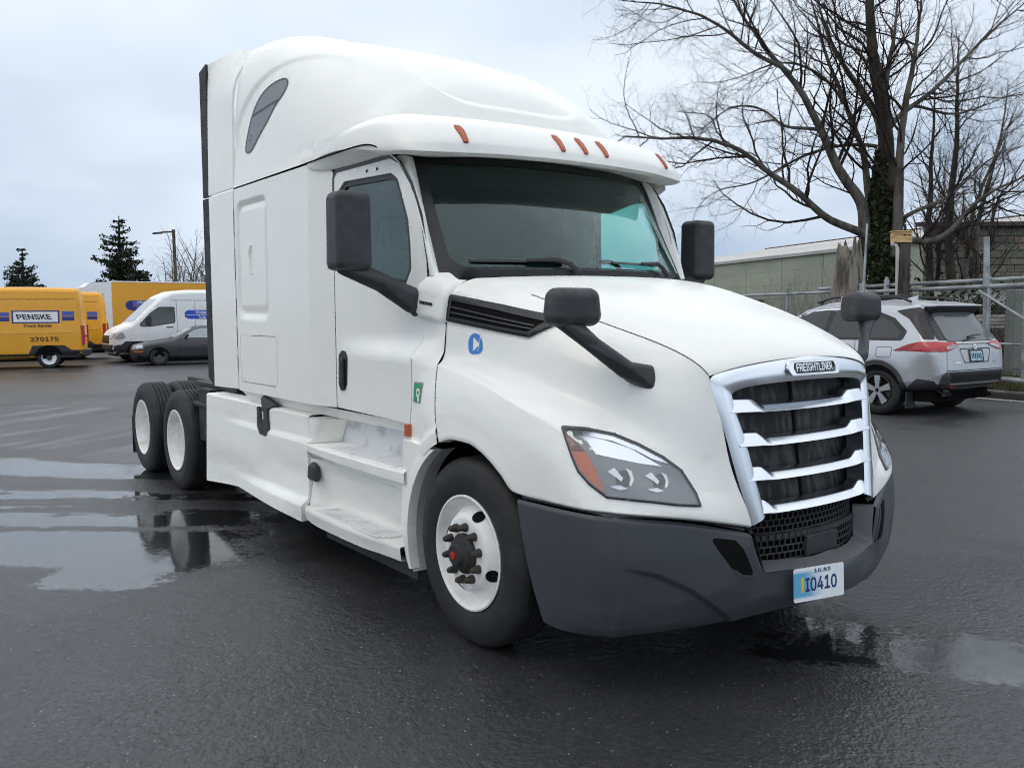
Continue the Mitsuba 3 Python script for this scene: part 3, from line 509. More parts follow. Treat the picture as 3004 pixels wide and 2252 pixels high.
bB = [(0.645, -1.19, 0.305), (0.80, -1.165, 0.298), (0.955, -1.085, 0.300), (1.04, -0.97, 0.303), (1.145, -0.75, 0.316), (1.205, -0.61, 0.325), (1.255, -0.48, 0.345), (1.36, -0.24, 0.385), (1.395, 0, 0.40)]
bR = [(0.62, -1.10, 0.30), (0.78, -1.05, 0.28), (0.88, -1.0, 0.275), (0.95, -0.88, 0.28), (1.02, -0.70, 0.30), (1.06, -0.58, 0.32), (1.10, -0.46, 0.335), (1.2, -0.24, 0.37), (1.24, 0, 0.385)]
UB = np.unique(np.concatenate([np.linspace(0, 2.4, 30), np.linspace(2.4, 3.4, 36), np.linspace(3.4, 6, 60), np.linspace(6, 8, 40)])); nW = int(np.searchsorted(UB, 6.0))+1
up = np.array([curve(c, at=UB[:nW], kind='akima') for c in (bT, bC, bM1)]+[curve(bM2, at=UB, kind='akima')[:nW]])
low = np.array([curve(c, at=UB, kind='akima') for c in (bM2, bM3, bB, bR)])
tU = np.linspace(1, 3, 46)[1:]; wing_g = np.concatenate([up[0]+(up[1]-up[0])*np.linspace(0, 1, 5)[:, None, None], PchipInterpolator([1, 2, 3], up[1:4])(tU)])
low_g = np.concatenate([PchipInterpolator([0, 1, 2], low[:3])(np.linspace(0, 2, 50)), (low[2]+(low[3]-low[2])*np.linspace(0, 1, 6)[1:, None, None])])
sy = np.array([-1.16, -1.05, -0.93, -0.80, -0.70, -0.60, -0.50]); sz = np.array([0.655, 0.64, 0.605, 0.535, 0.46, 0.385, 0.30])
for bG in (wing_g, low_g):
    edge = np.interp(bG[..., 1], sy, sz); fade = sstep(-1.12, -0.92, bG[..., 1])*sstep(-0.48, -0.56, bG[..., 1])
    corner = sstep(-1.098, -1.078, bG[..., 1])*(bG[..., 0] > 1.0)*sstep(0.30, 0.36, bG[..., 2])*sstep(-0.62, -0.95, bG[..., 1])
    bG[..., 0] += 0.010*corner-0.024*sstep(-0.002, 0.02, edge-bG[..., 2])*fade
wing = gridmesh(wing_g); lowm = gridmesh(low_g)
bm = cat(wing, lowm, mir(wing), mir(lowm)); bm.merge_vertices(digits_vertex=5)
BUM = tp('bumper', bm, 'mat_bumper', 34)
op_edge = [(1.296, -0.497, 0.755), (1.308, -0.475, 0.74), (1.316, -0.455, 0.66), (1.326, -0.44, 0.585), (1.35, -0.385, 0.573), (1.41, -0.2, 0.572), (1.434, 0, 0.571)]
op_in = [(1.21, -0.44, 0.755), (1.22, -0.42, 0.74), (1.23, -0.41, 0.67), (1.24, -0.40, 0.61), (1.26, -0.36, 0.60), (1.32, -0.2, 0.595), (1.345, 0, 0.592)]
lip = loft([full(op_edge), full(op_in)], 80, 4, kinds=['akima']*2)
tp('intake_lip', lip, M('mat_lip', pr((0.09, 0.092, 0.098), 0.35)), 30)
wd_ = Draper(wing)
fog = poly([(-0.70, 0.755), (-0.585, 0.735), (-0.555, 0.70), (-0.49, 0.56), (-0.56, 0.575), (-0.61, 0.61), (-0.665, 0.69)], 0.012)
for f in (lambda m: m, mir):
    k = tp('fog_light_recess', f(wd_(fog, (0, 1, 0), (0, 0, 1), (-1, 0, 0), 0.002, 0, 0.02)), 'mat_gap', True)
    sub(k, 'edge', f(wd_(fog.buffer(0.012).difference(fog.buffer(-0.002)).intersection(sbox(-0.60, 0.5, -0.3, 0.73)), (0, 1, 0), (0, 0, 1), (-1, 0, 0), 0.004, 0.006, 0.02)), 'mat_bumper', 30)
    tp('bumper_seal', f(loft([[(0.46, -1.17, 0.865), (0.95, -1.13, 0.87), (1.03, -1.07, 0.862), (1.15, -0.79, 0.83), (1.26, -0.50, 0.76)], [(0.40, -1.16, 0.92), (0.95, -1.11, 0.91), (1.02, -1.05, 0.90), (1.13, -0.78, 0.87), (1.25, -0.49, 0.80)]], 40, 3, kinds=['akima']*2)), 'mat_dark_plastic', 30)
# lower intake net
def net(y0, y1, z0, z1, fx, cell=0.034, w=0.0045):
    out = []
    nz = int((z1-z0)/cell)+1; ny = int((y1-y0)/cell)+1
    for r in range(nz+1):
        z = z0+(z1-z0)*r/nz
        for c in range(ny):
            ya, yb = y0+(y1-y0)*c/ny, y0+(y1-y0)*(c+1)/ny; o = (yb-ya)/2*(r % 2)
            a, b = min(ya+o, y1), min(yb+o, y1)
            if r: out.append(tube([(fx(a), a, z), (fx(a), a, z-(z1-z0)/nz)], w, 4, False))
        out.append(tube([(fx(y), y, z) for y in np.linspace(y0, y1, 8)], w, 4, False))
    return cat(*out)
fx = lambda y: 1.30-0.45*y*y
k = tp('lower_intake', cat(gridmesh(np.array([[(fx(y)-0.05, y, z) for y in np.linspace(-0.46, 0.46, 20)] for z in (0.55, 0.82)]))), 'mat_gap', True)
nk = sub(k, 'intake_net', net(-0.44, 0.44, 0.585, 0.685, fx), 'mat_dark_plastic', 30); labels[nk] = {'kind': 'stuff'}
nk = sub(k, 'intake_net', net(-0.44, 0.44, 0.715, 0.805, lambda y: fx(y)-0.02), 'mat_dark_plastic', 30); labels[nk] = {'kind': 'stuff'}
sub(k, 'cross_bar', cat(*[prism(poly([(fx(y)-0.02, 0.69), (fx(y)+0.005, 0.69), (fx(y)+0.005, 0.712), (fx(y)-0.02, 0.712)]), 'y', y-0.02, y+0.021) for y in np.arange(-0.42, 0.43, 0.04)]), 'mat_dark_plastic', 30)
sub(k, 'sensor_cover', bx(1.295, 1.315, -0.10, 0.15, 0.585, 0.685, 0.004), 'mat_dark_plastic', 30)
# number plate on the bumper bar
pc = np.array([1.443, -0.19, 0.508]); pn = np.array([0.965, -0.20, 0.05]); pn /= np.linalg.norm(pn); pe = np.cross([0, 0, 1.0], pn); pe /= np.linalg.norm(pe); pu = np.cross(pn, pe)
def on_plate(m, d, c=pc, E=(pe, pu, pn)): v = m.vertices; return TM(c+v[:, :1]*E[0]+v[:, 1:2]*E[1]+(v[:, 2:]+d)*E[2], m.faces)
pl_m = trimesh.creation.extrude_polygon(sbox(-0.152, -0.078, 0.152, 0.078).buffer(-0.012).buffer(0.012), 0.002, engine='earcut')
_pc = pc.copy(); _pe = pe.copy(); _pu = pu.copy()
def plate_col(p, n, uv):
    d = [p.x-float(_pc[0]), p.y-float(_pc[1]), p.z-float(_pc[2])]
    a = d[0]*float(_pe[0])+d[1]*float(_pe[1])+d[2]*float(_pe[2]); b = d[0]*float(_pu[0])+d[1]*float(_pu[1])+d[2]*float(_pu[2])
    base = mix((0.78, 0.82, 0.84), (0.10, 0.38, 0.60), smoothstep(0.04, -0.10, a+0.15*b)*smoothstep(0.068, 0.05, dr.abs(b)))
    return mix(base, (0.70, 0.52, 0.05), smoothstep(0.012, 0.006, dr.abs(a+0.10))*smoothstep(0.04, 0.03, dr.abs(b)))
M('mat_plate', pr(proc(plate_col), 0.4)); M('mat_plate_ink', pr((0.015, 0.03, 0.14), 0.5))
PL = tp('number_plate', on_plate(pl_m, 0.004), 'mat_plate', False, label='white and blue number plate with a yellow mark on the bumper')
def txt(s, h, cx, cy, d=0.0015, w=None, bold=True):
    t = meshkit.text_mesh(s, h, d, bold); v = t.vertices.copy(); x0, x1 = v[:, 0].min(), v[:, 0].max()
    k = 1 if w is None else w/(x1-x0); v[:, 0] = (v[:, 0]-(x0+x1)/2)*k+cx; v[:, 1] += cy; return TM(v, t.faces)
sub(PL, 'digits', on_plate(txt('I0410', 0.06, 0.012, -0.032, w=0.19), 0.006), 'mat_plate_ink', False)
sub(PL, 'small_print', on_plate(txt('10.83', 0.016, 0.02, 0.05, w=0.10), 0.006), 'mat_plate_ink', False)

# --- mirrors
for f in (lambda m: m, mir):
    h = hull_balls([((-0.80+a, -1.458+b*wb, z), 0.045) for z, wb in ((2.41, 0.95), (2.055, 1.0)) for a in (-0.05, 0.05) for b in (-0.066, 0.066)], 22)
    k = tp('door_mirror', f(h), 'mat_dark_plastic', 50)
    sub(k, 'mirror_glass', f(bx(-0.90, -0.893, -1.55, -1.39, 2.02, 2.43, 0.003)), 'mat_chrome')
    sub(k, 'arm', f(cat(hull_balls([((-0.80, -1.50, 2.02), 0.035), ((-0.80, -1.42, 2.03), 0.04), ((-0.74, -1.27, 1.945), 0.05), ((-0.76, -1.30, 1.925), 0.03)]), hull_balls([((-0.74, -1.27, 1.945), 0.045), ((-0.76, -1.28, 1.915), 0.03), ((-0.67, -1.12, 1.87), 0.05), ((-0.67, -1.13, 1.81), 0.045)]), hull_balls([((-0.69, -1.10, 1.875), 0.03), ((-0.67, -1.10, 1.78), 0.03), ((-0.675, -1.11, 1.885), 0.03), ((-0.67, -1.105, 1.775), 0.028)]))), 'mat_dark_plastic', 40)
    h = hull_balls([((0.795+a, -1.135+b, z), 0.05) for z, wb in ((1.825, 0.075), (1.752, 0.085)) for a in (-0.03, 0.02) for b in (-wb, wb)], 22)
    k = tp('hood_mirror', f(h), 'mat_dark_plastic', 50)
    sub(k, 'mirror_glass', f(bx(0.708, 0.714, -1.22, -1.05, 1.73, 1.85, 0.003)), 'mat_chrome')
    sub(k, 'arm', f(cat(hull_balls([((0.80, -1.235, 1.735), 0.028), ((0.80, -1.14, 1.72), 0.028), ((0.86, -1.06, 1.625), 0.028), ((0.85, -1.10, 1.62), 0.02)]), hull_balls([((0.86, -1.06, 1.625), 0.028), ((0.85, -1.10, 1.62), 0.02), ((0.94, -0.93, 1.515), 0.03), ((0.925, -0.95, 1.49), 0.022)]), hull_balls([((0.94, -0.93, 1.515), 0.028), ((0.925, -0.95, 1.49), 0.02), ((0.945, -0.80, 1.50), 0.022), ((0.955, -0.79, 1.42), 0.02), ((0.90, -0.87, 1.455), 0.02)]))), 'mat_dark_plastic', 40)

# --- wheels
tyre_prof = [(0.292, -0.03), (0.30, -0.012), (0.32, 0.002), (0.36, 0.012), (0.405, 0.013), (0.413, 0.011), (0.44, 0.008), (0.472, -0.006), (0.480, -0.010), (0.492, -0.022), (0.500, -0.036), (0.504, -0.045)]
for t in (0.085, 0.125, 0.165, 0.205): tyre_prof += [(0.505, -t+0.006), (0.494, -t+0.004), (0.494, -t-0.004), (0.505, -t-0.006)]
tyre_prof += [(0.504, -0.24), (0.49, -0.262), (0.44, -0.285), (0.36, -0.29), (0.30, -0.272), (0.292, -0.25)]
rim_f = [(0.293, -0.26), (0.27, -0.22), (0.262, -0.10), (0.27, -0.055), (0.285, -0.03), (0.300, -0.012), (0.309, 0.0), (0.309, 0.006), (0.300, 0.010), (0.290, 0.004), (0.283, -0.015), (0.276, -0.045), (0.262, -0.062), (0.250, -0.060), (0.232, -0.038), (0.212, -0.008), (0.196, 0.008), (0.178, 0.014), (0.10, 0.014), (0.0, 0.014)]
rim_r = [(0.293, -0.26), (0.27, -0.22), (0.262, -0.10), (0.27, -0.055), (0.285, -0.03), (0.300, -0.012), (0.309, 0.0), (0.309, 0.006), (0.300, 0.010), (0.290, 0.004), (0.283, -0.02), (0.270, -0.07), (0.264, -0.15), (0.25, -0.175), (0.22, -0.165), (0.19, -0.14), (0.17, -0.135), (0.0, -0.135)]
def wheel(x, yface, f, front, name):
    at = lambda m: f(TM(m.vertices+[x, yface, 0.5], m.faces))
    root = tp(name, at(lathe(tyre_prof, 96)), 'mat_tyre', 40)
    if front:
        r = lathe(rim_f, 96)
        sub(root, 'rim', at(r), 'mat_wheel_white', 40)
        for a in np.radians([68, 248, 158, 338]):
            c = np.array([0.222*math.cos(a), 0, 0.222*math.sin(a)]); q = Point(0, 0).buffer(1, quad_segs=8)
            el = np.array(q.exterior.coords)[:-1]*[0.022, 0.036]
            ca, sa = math.cos(a), math.sin(a)
            P = np.array([[0.222*ca+u*ca-v*sa, 0.0, 0.222*sa+u*sa+v*ca] for u, v in el]); rr = np.hypot(P[:, 0], P[:, 2])
            P[:, 1] = -np.interp(rr, [0.178, 0.196, 0.212, 0.232, 0.25], [0.014, 0.008, -0.008, -0.038, -0.06])-0.007
            cc = P.mean(0)
            sub(root, 'hand_hole', at(TM(np.vstack([P, cc]), [(len(P), i, (i+1) % len(P)) for i in range(len(P))])), 'mat_gap', False)
        for i in range(10):
            a = 2*math.pi*(i+0.35)/10; c = (0.1425*math.cos(a), 0.1425*math.sin(a))
            n = lathe([(0.0, 0.066), (0.012, 0.065), (0.016, 0.058), (0.0185, 0.043), (0.023, 0.028), (0.024, 0.013)], 10)
            sub(root, 'lug_nut', at(TM(n.vertices+[c[0], 0, c[1]], n.faces)), M('mat_lug', pr((0.045, 0.04, 0.033), 0.5, 0.2)) if 'mat_lug' not in scene else 'mat_lug', 40)
        hub = lathe([(0.108, 0.013), (0.106, 0.03), (0.092, 0.04), (0.086, 0.055), (0.066, 0.064), (0.058, 0.082), (0.048, 0.088), (0.0, 0.088)], 36)
        sub(root, 'hub', at(hub), 'mat_rubber', 40)
        sub(root, 'hub_cap', at(lathe([(0.022, 0.087), (0.021, 0.094), (0.0, 0.096)], 18)), 'mat_red', 40)
    else:
        sub(root, 'rim', at(lathe(rim_r, 96)), 'mat_wheel_white', 40)
        sub(root, 'hub', at(lathe([(0.115, -0.136), (0.112, -0.125), (0.10, -0.12), (0.0, -0.12)], 30)), 'mat_wheel_white', 40)
    return root
ident = lambda m: m
for f in (ident, mir): wheel(0.0, -1.195, f, True, 'front_wheel')
for X in (-5.344, -6.664):
    for f in (ident, mir):
        wheel(X, -1.212, f, False, 'rear_wheel'); wheel(X, -0.90, f, False, 'inner_rear_wheel')
# --- chassis
tp('frame_rail', bx(-7.45, 1.0, -0.47, -0.39, 0.74, 1.0), 'mat_steel_dark', False, True)
for X in (-5.344, -6.664): tp('axle', tube([(X, -0.9, 0.5), (X, -0.25, 0.5), (X, -0.12, 0.52), (X, 0.12, 0.52), (X, 0.25, 0.5), (X, 0.9, 0.5)], [0.07, 0.08, 0.19, 0.19, 0.08, 0.07], 16), 'mat_steel_dark')
tp('front_axle', tube([(0, -1.0, 0.5), (0, -0.7, 0.42), (0, 0.7, 0.42), (0, 1.0, 0.5)], 0.06, 12), 'mat_steel_dark')
tp('rear_deck', bx(-5.30, -4.05, -1.02, 1.02, 1.055, 1.10, 0.008), 'mat_steel_dark')
tp('deck_bracket', cat(bx(-4.86, -4.50, -1.12, -1.02, 0.55, 1.06, 0.01), bx(-5.0, -4.42, -1.14, -0.95, 0.88, 0.92, 0.01), bx(-4.72, -4.40, -1.10, -0.6, 0.36, 0.95, 0.02)), 'mat_rubber')
tp('fifth_wheel', cat(prism(poly([(-6.6, -0.45), (-5.6, -0.45), (-5.4, -0.3), (-5.4, 0.3), (-5.6, 0.45), (-6.6, 0.45), (-6.55, 0.12), (-6.1, 0.06), (-6.1, -0.06), (-6.55, -0.12)]), 'z', 1.0, 1.04), bx(-6.0, -5.7, -0.5, 0.5, 0.9, 1.01)), 'mat_steel_dark', 30)
tp('mud_flap', bx(-7.23, -7.215, -1.20, -0.58, 0.14, 0.58), 'mat_rubber', False, True)
tp('sleeper_rear_wall', bx(-3.40, -3.385, -1.10, 1.10, 1.13, 3.3), 'mat_gap', False)
tp('floor_pan', bx(-3.39, -0.45, -1.05, 1.05, 1.135, 1.15), 'mat_gap', False)
tp('engine', bx(-0.5, 1.02, -0.52, 0.52, 0.45, 1.38, 0.05), 'mat_gap')
tp('firewall', prism(poly([(-0.45, 1.06), (-0.40, 1.06), (-0.40, 1.93), (-0.45, 1.93)]), 'y', -1.0, 1.0), 'mat_gap', False)
WW = [(0.66*math.cos(a), 0.5+0.66*math.sin(a)) for a in np.radians(np.linspace(-20, 200, 40))]
for f in (ident, mir):
    tp('wheel_well', f(gridmesh(np.array([[(x-0.01, y, z) for x, z in WW] for y in (-1.165, -0.6)]))), 'mat_gap', 40)
    tp('wheel_well', f(TM(np.array([(-0.01, -0.62, 0.5)]+[(x-0.01, -0.62, z) for x, z in WW]), [(0, i, i+1) for i in range(1, len(WW))])), 'mat_gap', False)
tp('under_tray', bx(-4.3, 0.9, -0.95, 0.95, 0.42, 0.9), 'mat_gap', False)

# --- side fairings and steps (right side built, left mirrored)
def fsk(x, z):
    y = -1.20+0*np.asarray(x, float)
    y = y-0.018*sstep(0.875, 0.852, z)*sstep(-4.05, -3.3, x)+0.0*z
    k = sstep(-3.75, -2.4, x)
    y = y-0.055*k*sstep(0.455, 0.405, z)+0.012*k*np.exp(-((z-0.62)/0.12)**2)
    return y
sk_p = poly([(-4.42, 0.225), (-3.48, 0.315), (-2.9, 0.305), (-2.031, 0.295), (-2.031, 1.035), (-4.34, 1.035)])
for f in (ident, mir):
    SK = tp('side_skirt', f(side_sheet(sk_p, fsk, 0.022, 0.05)), 'mat_white_skirt', 32)
    tp('skirt_top', f(cat(loft([[(-4.34, -1.2, 1.035), (-2.03, -1.2, 1.035)], [(-4.34, -1.17, 1.05), (-2.03, -1.17, 1.05)], [(-4.34, -1.02, 1.05), (-2.03, -1.02, 1.05)]], 4, 6))), 'mat_white_skirt', 20)
    tp('cab_sill', f(cat(loft([[(-3.42, -1.19, 1.133), (-0.63, -1.15, 1.122)], [(-3.42, -1.16, 1.10), (-0.63, -1.12, 1.09)], [(-3.42, -1.12, 1.05), (-0.63, -1.08, 1.05)], [(-3.42, -0.9, 1.06), (-0.63, -0.9, 1.06)]], 8, 10))), 'mat_white_skirt', 30)
    # step fairing
    F0 = [(-2.026, -1.219, 0.855), (-2.026, -1.219, 0.865), (-2.026, -1.202, 0.885), (-2.026, -1.20, 0.95), (-2.026, -1.20, 1.03)]
    F1 = [(-1.99, -1.212, 0.855), (-1.985, -1.21, 0.865), (-1.97, -1.195, 0.885), (-1.945, -1.19, 0.95), (-1.92, -1.185, 1.03)]
    F2 = [(-1.965, -1.12, 0.855), (-1.955, -1.118, 0.865), (-1.94, -1.11, 0.885), (-1.90, -1.10, 0.95), (-1.855, -1.09, 1.03)]
    F3 = [(-1.95, -0.985, 0.855), (-1.945, -0.985, 0.865), (-1.93, -0.985, 0.885), (-1.89, -0.985, 0.95), (-1.825, -0.985, 1.03)]
    ST = tp('step_fairing', f(loft([F0, F1, F2, F3], 20, 24, kinds=['linear']*4)), 'mat_white_skirt', 40)
    sub(ST, 'top_ledge', f(gridmesh(np.array([[(-2.026, -1.20, 1.031), (-1.92, -1.185, 1.031), (-1.855, -1.09, 1.031), (-1.825, -0.985, 1.031)], [(-2.026, -0.98, 1.04), (-1.95, -0.98, 1.04), (-1.9, -0.98, 1.04), (-1.83, -0.97, 1.04)]]))), 'mat_white_skirt', False)
    sub(ST, 'upper_nose', f(loft([[(-2.025, -1.218, 0.852), (-1.6, -1.232, 0.852), (-1.1, -1.236, 0.852), (-0.61, -1.222, 0.852)], [(-2.025, -1.222, 0.838), (-1.6, -1.242, 0.838), (-1.1, -1.246, 0.838), (-0.61, -1.23, 0.838)], [(-2.025, -1.218, 0.795), (-1.6, -1.24, 0.79), (-1.1, -1.245, 0.785), (-0.61, -1.228, 0.78)], [(-2.025, -1.19, 0.775), (-1.6, -1.19, 0.765), (-1.1, -1.19, 0.755), (-0.61, -1.19, 0.745)], [(-2.025, -1.17, 0.74), (-1.6, -1.165, 0.735), (-1.1, -1.165, 0.725), (-0.61, -1.165, 0.71)]], 24, 20, breaks=(1, 2, 3))), 'mat_white_skirt', 25)
    sub(ST, 'upper_deck', f(gridmesh(np.array([[(-2.025, -1.218, 0.852), (-1.6, -1.232, 0.852), (-1.1, -1.236, 0.852), (-0.61, -1.222, 0.852)], [(-2.025, -0.97, 0.852), (-1.6, -0.97, 0.852), (-1.1, -0.97, 0.852), (-0.64, -0.97, 0.852)]]), True)), 'mat_white_skirt', False)
    sub(ST, 'back_plate', f(gridmesh(np.array([[(-1.97, -0.98, 0.84), (-0.62, -0.98, 0.84)], [(-1.83, -0.985, 1.06), (-0.62, -0.985, 1.06)]]))), 'mat_alu_bright', False)
    for j in range(6): sub(ST, 'upper_tread', f(bx(-1.74+0.008*j, -0.76, -1.205+0.036*j, -1.205+0.036*j+0.026, 0.851, 0.858, 0.002)), 'mat_alu_bright', 20)
    # between the steps
    def fm(x, z): return -1.200+0.035*sstep(-2.01, -1.75, np.asarray(x, float))-0.01*sstep(0.46, 0.40, z)+0.022*np.exp(-((np.asarray(z)-0.6)/0.1)**2)+0.02*sstep(-2.03, -1.9, x)*0
    sub(ST, 'middle_panel', f(side_sheet(poly([(-2.025, 0.75), (-0.62, 0.72), (-0.62, 0.385), (-2.025, 0.385)]), lambda x, z: fm(x, z)+0.10*sstep(0.62, 0.42, z)*sstep(-2.0, -1.85, x), 0.03)), 'mat_white_skirt', True)
    low_o = [(-2.04, -1.20, 0.405), (-1.95, -1.268, 0.402), (-1.7, -1.285, 0.40), (-1.3, -1.285, 0.398), (-1.05, -1.275, 0.396), (-0.86, -1.25, 0.395), (-0.655, -1.235, 0.395)]
    low_b = [(x, y+0.004, z-0.085+0.01*(i < 2)) for i, (x, y, z) in enumerate(low_o)]
    low_c = [(x, -1.10, 0.30) for x, y, z in low_o]; low_i = [(x, -1.04, 0.40) for x, y, z in low_o]; low_e = [(x, y-0.004, z-0.014) for x, y, z in low_o]
    sub(ST, 'lower_step', f(loft([low_i, low_o, low_e, low_b, low_c], 40, 24, breaks=(1, 2, 3), kinds=['akima']*5)), 'mat_white_skirt', 25)
    for j in range(6): sub(ST, 'lower_tread', f(bx(-1.88+0.012*j, -0.86-0.03*max(0, 2-j), -1.255+0.03*j, -1.255+0.03*j+0.021, 0.3995, 0.408, 0.002)), 'mat_alu_bright', 20)
    fl_p = poly([(-0.645, 1.035), (-0.66, 0.80), (-0.69, 0.55), (-0.66, 0.42), (-0.575, 0.285), (-0.49, 0.30)] + arc(-0.005, 0.5, 0.585, 203, 118.5, 24))
    sub(ST, 'wheel_flare', f(side_sheet(fl_p, lambda x, z: -1.212-0.012*sstep(0.66, 0.62, np.hypot(np.asarray(x)+0.005, np.asarray(z)-0.5)), 0.03, 0.06)), 'mat_white_skirt', 30)
    fi = [(x, z) for x, z in arc(-0.005, 0.5, 0.588, 203, 118.5, 24)]
    sub(ST, 'flare_inner', f(gridmesh(np.array([[(x, -1.214, z) for x, z in fi], [(x, -1.08, z) for x, z in fi]]))), M('mat_flare_in', pr((0.42, 0.42, 0.41), 0.6)) if 'mat_flare_in' not in scene else 'mat_flare_in', 40)
    tp('rubber_skirt', f(cat(bx(-1.88, -0.60, -1.15, -1.135, 0.195, 0.32), bx(-4.2, -1.88, -1.10, -1.08, 0.25, 0.4))), 'mat_rubber', False)
    rd = lathe([(0.068, 0.0), (0.068, 0.03), (0.060, 0.04), (0.0, 0.042)], 24)
    k = tp('exhaust_cover', f(cat(*[hull_balls([((-1.945+a, -1.205, z), 0.028) for a, z in ((-0.045, 0.62), (0.045, 0.62), (-0.035, 0.685), (0.035, 0.685), (0, 0.70))])])), 'mat_dark_plastic', 40)
    la = poly([(-3.0, 1.035), (-2.945, 1.035), (-2.945, 0.95), (-2.90, 0.90), (-2.86, 0.95), (-2.855, 1.035), (-2.79, 1.035), (-2.775, 0.87), (-2.815, 0.815), (-2.95, 0.82), (-3.0, 0.87)], 0.006)
    k = tp('skirt_latch', f(side_sheet(la, lambda x, z: -1.222+0*np.asarray(x), 0.03, 0.03)), 'mat_dark_plastic', 30)
    sub(k, 'strap', f(hull_balls([((-2.90, -1.19, 1.10), 0.03), ((-2.70, -1.17, 1.06), 0.02), ((-2.86, -1.21, 1.02), 0.02)])), 'mat_dark_plastic')

# --- cab interior seen through the glass
tp('dashboard', hull_balls([((-0.55, y, z), 0.06) for y in (-0.9, 0.9) for z in (1.55, 1.86)]+[((-0.95, y, 1.72), 0.08) for y in (-0.9, 0.9)]), 'mat_interior_dark', 40)
tp('rear_curtain', loft([[(-1.98+0.006*math.sin(9*y*2), y, 1.12) for y in np.linspace(-1.12, 1.12, 60)], [(-1.98+0.006*math.sin(9*y*2), y, 2.9) for y in np.linspace(-1.12, 1.12, 60)]], 60, 2, kinds=['linear']*2), 'mat_interior', True)
tp('headliner', bx(-2.0, -0.95, -1.08, 1.08, 2.72, 2.76, 0.01), 'mat_interior_dark')
tp('overhead_console', hull_balls([((-0.97, y, z), 0.05) for y in (-0.95, 0.95) for z in (2.62, 2.68)]+[((-1.25, y, 2.58), 0.06) for y in (-0.95, 0.95)]), 'mat_interior_dark', 40)
for y in (-0.62, 0.62):
    k = tp('seat', hull_balls([((-1.55, y+a, 1.5), 0.07) for a in (-0.18, 0.18)]+[((-1.72, y+a, 2.10), 0.06) for a in (-0.15, 0.15)]), 'mat_interior_dark', 40)
    sub(k, 'headrest', hull_balls([((-1.74, y+a, z), 0.05) for a in (-0.09, 0.09) for z in (2.24, 2.38)]), 'mat_interior_dark')
    sub(k, 'cushion', hull_balls([((x, y+a, 1.48), 0.07) for a in (-0.19, 0.19) for x in (-1.5, -1.15)]), 'mat_interior_dark')
sw_c = np.array([-0.98, 0.60, 1.93]); an = np.linspace(0, 2*np.pi, 40)
tp('steering_wheel', tube([sw_c+0.22*np.array([math.sin(a)*0.45, math.cos(a), math.sin(a)*0.89]) for a in an], 0.016, 8, False), 'mat_interior_dark')

# ================================================================== the lot
def gh(x, y):
    x, y = np.asarray(x, float), np.asarray(y, float)
    return 0.26*sstep(2.5, 10.0, y)*sstep(-26, -11, x)
AB = (0.59, 0.807)
def band(v, lo, hi, s): return smoothstep(lo-s, lo+s, v)*smoothstep(hi+s, hi-s, v)
def wet_masks(p):
    x, y = p.x, p.y
    a = x*AB[0]+y*AB[1]; b = -x*AB[1]+y*AB[0]
    w1 = fbm(x*0.9+3.1, y*0.9, 0.3, 4)-0.5; w2 = fbm(a*1.1, b*5.0, 2.7, 4)-0.5; w3 = fbm(x*7, y*7, 1.1, 3)-0.5; w4 = fbm(x*2.3+8, y*2.3, 4.0, 4)-0.5
    bb = b+0.55*w1+0.55*w2+0.09*w3+0.16*(a+4)*smoothstep(2.0, 5.0, b)
    right = smoothstep(-2.15, -3.25, a+0.9*w4+0.12*w3-0.10*(b-1.5))
    main = band(b+0.5*w1+0.25*w2+0.09*w3, 0.80, 1.85, 0.13)*right
    tip = band(bb+(a+3.6)*0.0, 0.33, 0.9, 0.08)*smoothstep(-2.9, -3.25, a+0.5*w4)*smoothstep(-4.1, -3.7, a+0.5*w4)
    s1 = band(bb, 2.02, 2.52, 0.05); s2 = band(bb, 2.98, 3.42, 0.07)*smoothstep(-0.20, 0.10, w2*1.6+w3*0.9+0.06); s3 = band(bb, 4.05, 5.0, 0.10)*smoothstep(-0.22, 0.02, w2+0.06)
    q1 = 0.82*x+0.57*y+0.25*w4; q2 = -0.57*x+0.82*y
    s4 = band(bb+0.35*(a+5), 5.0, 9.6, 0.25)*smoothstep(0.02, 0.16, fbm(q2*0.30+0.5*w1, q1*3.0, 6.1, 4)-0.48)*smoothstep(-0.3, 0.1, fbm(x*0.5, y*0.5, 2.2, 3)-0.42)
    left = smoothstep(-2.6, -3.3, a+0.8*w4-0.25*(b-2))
    ax, by = x-1.95, y-1.05                                          # the film beside the bumper
    u = ax*0.86+by*0.51; v = -ax*0.51+by*0.86
    r = band(v+0.45*w1+0.18*w4+0.04*w3, -0.42, 0.20, 0.10)*smoothstep(-1.55, -1.2, u+0.4*w4)
    puddle = dr.clip(main+tip+(0.85*s1+0.85*s2+0.92*s3)*left+0.92*r*(1-0.6*smoothstep(0.50, 0.66, fbm(x*5.5+2, y*5.5, 0.7, 4))), 0, 1)
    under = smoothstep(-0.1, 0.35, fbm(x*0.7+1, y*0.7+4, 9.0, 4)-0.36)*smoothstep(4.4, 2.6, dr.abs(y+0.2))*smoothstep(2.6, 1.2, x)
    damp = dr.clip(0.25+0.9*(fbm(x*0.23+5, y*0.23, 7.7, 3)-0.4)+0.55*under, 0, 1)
    return puddle, damp, w3, s4*left
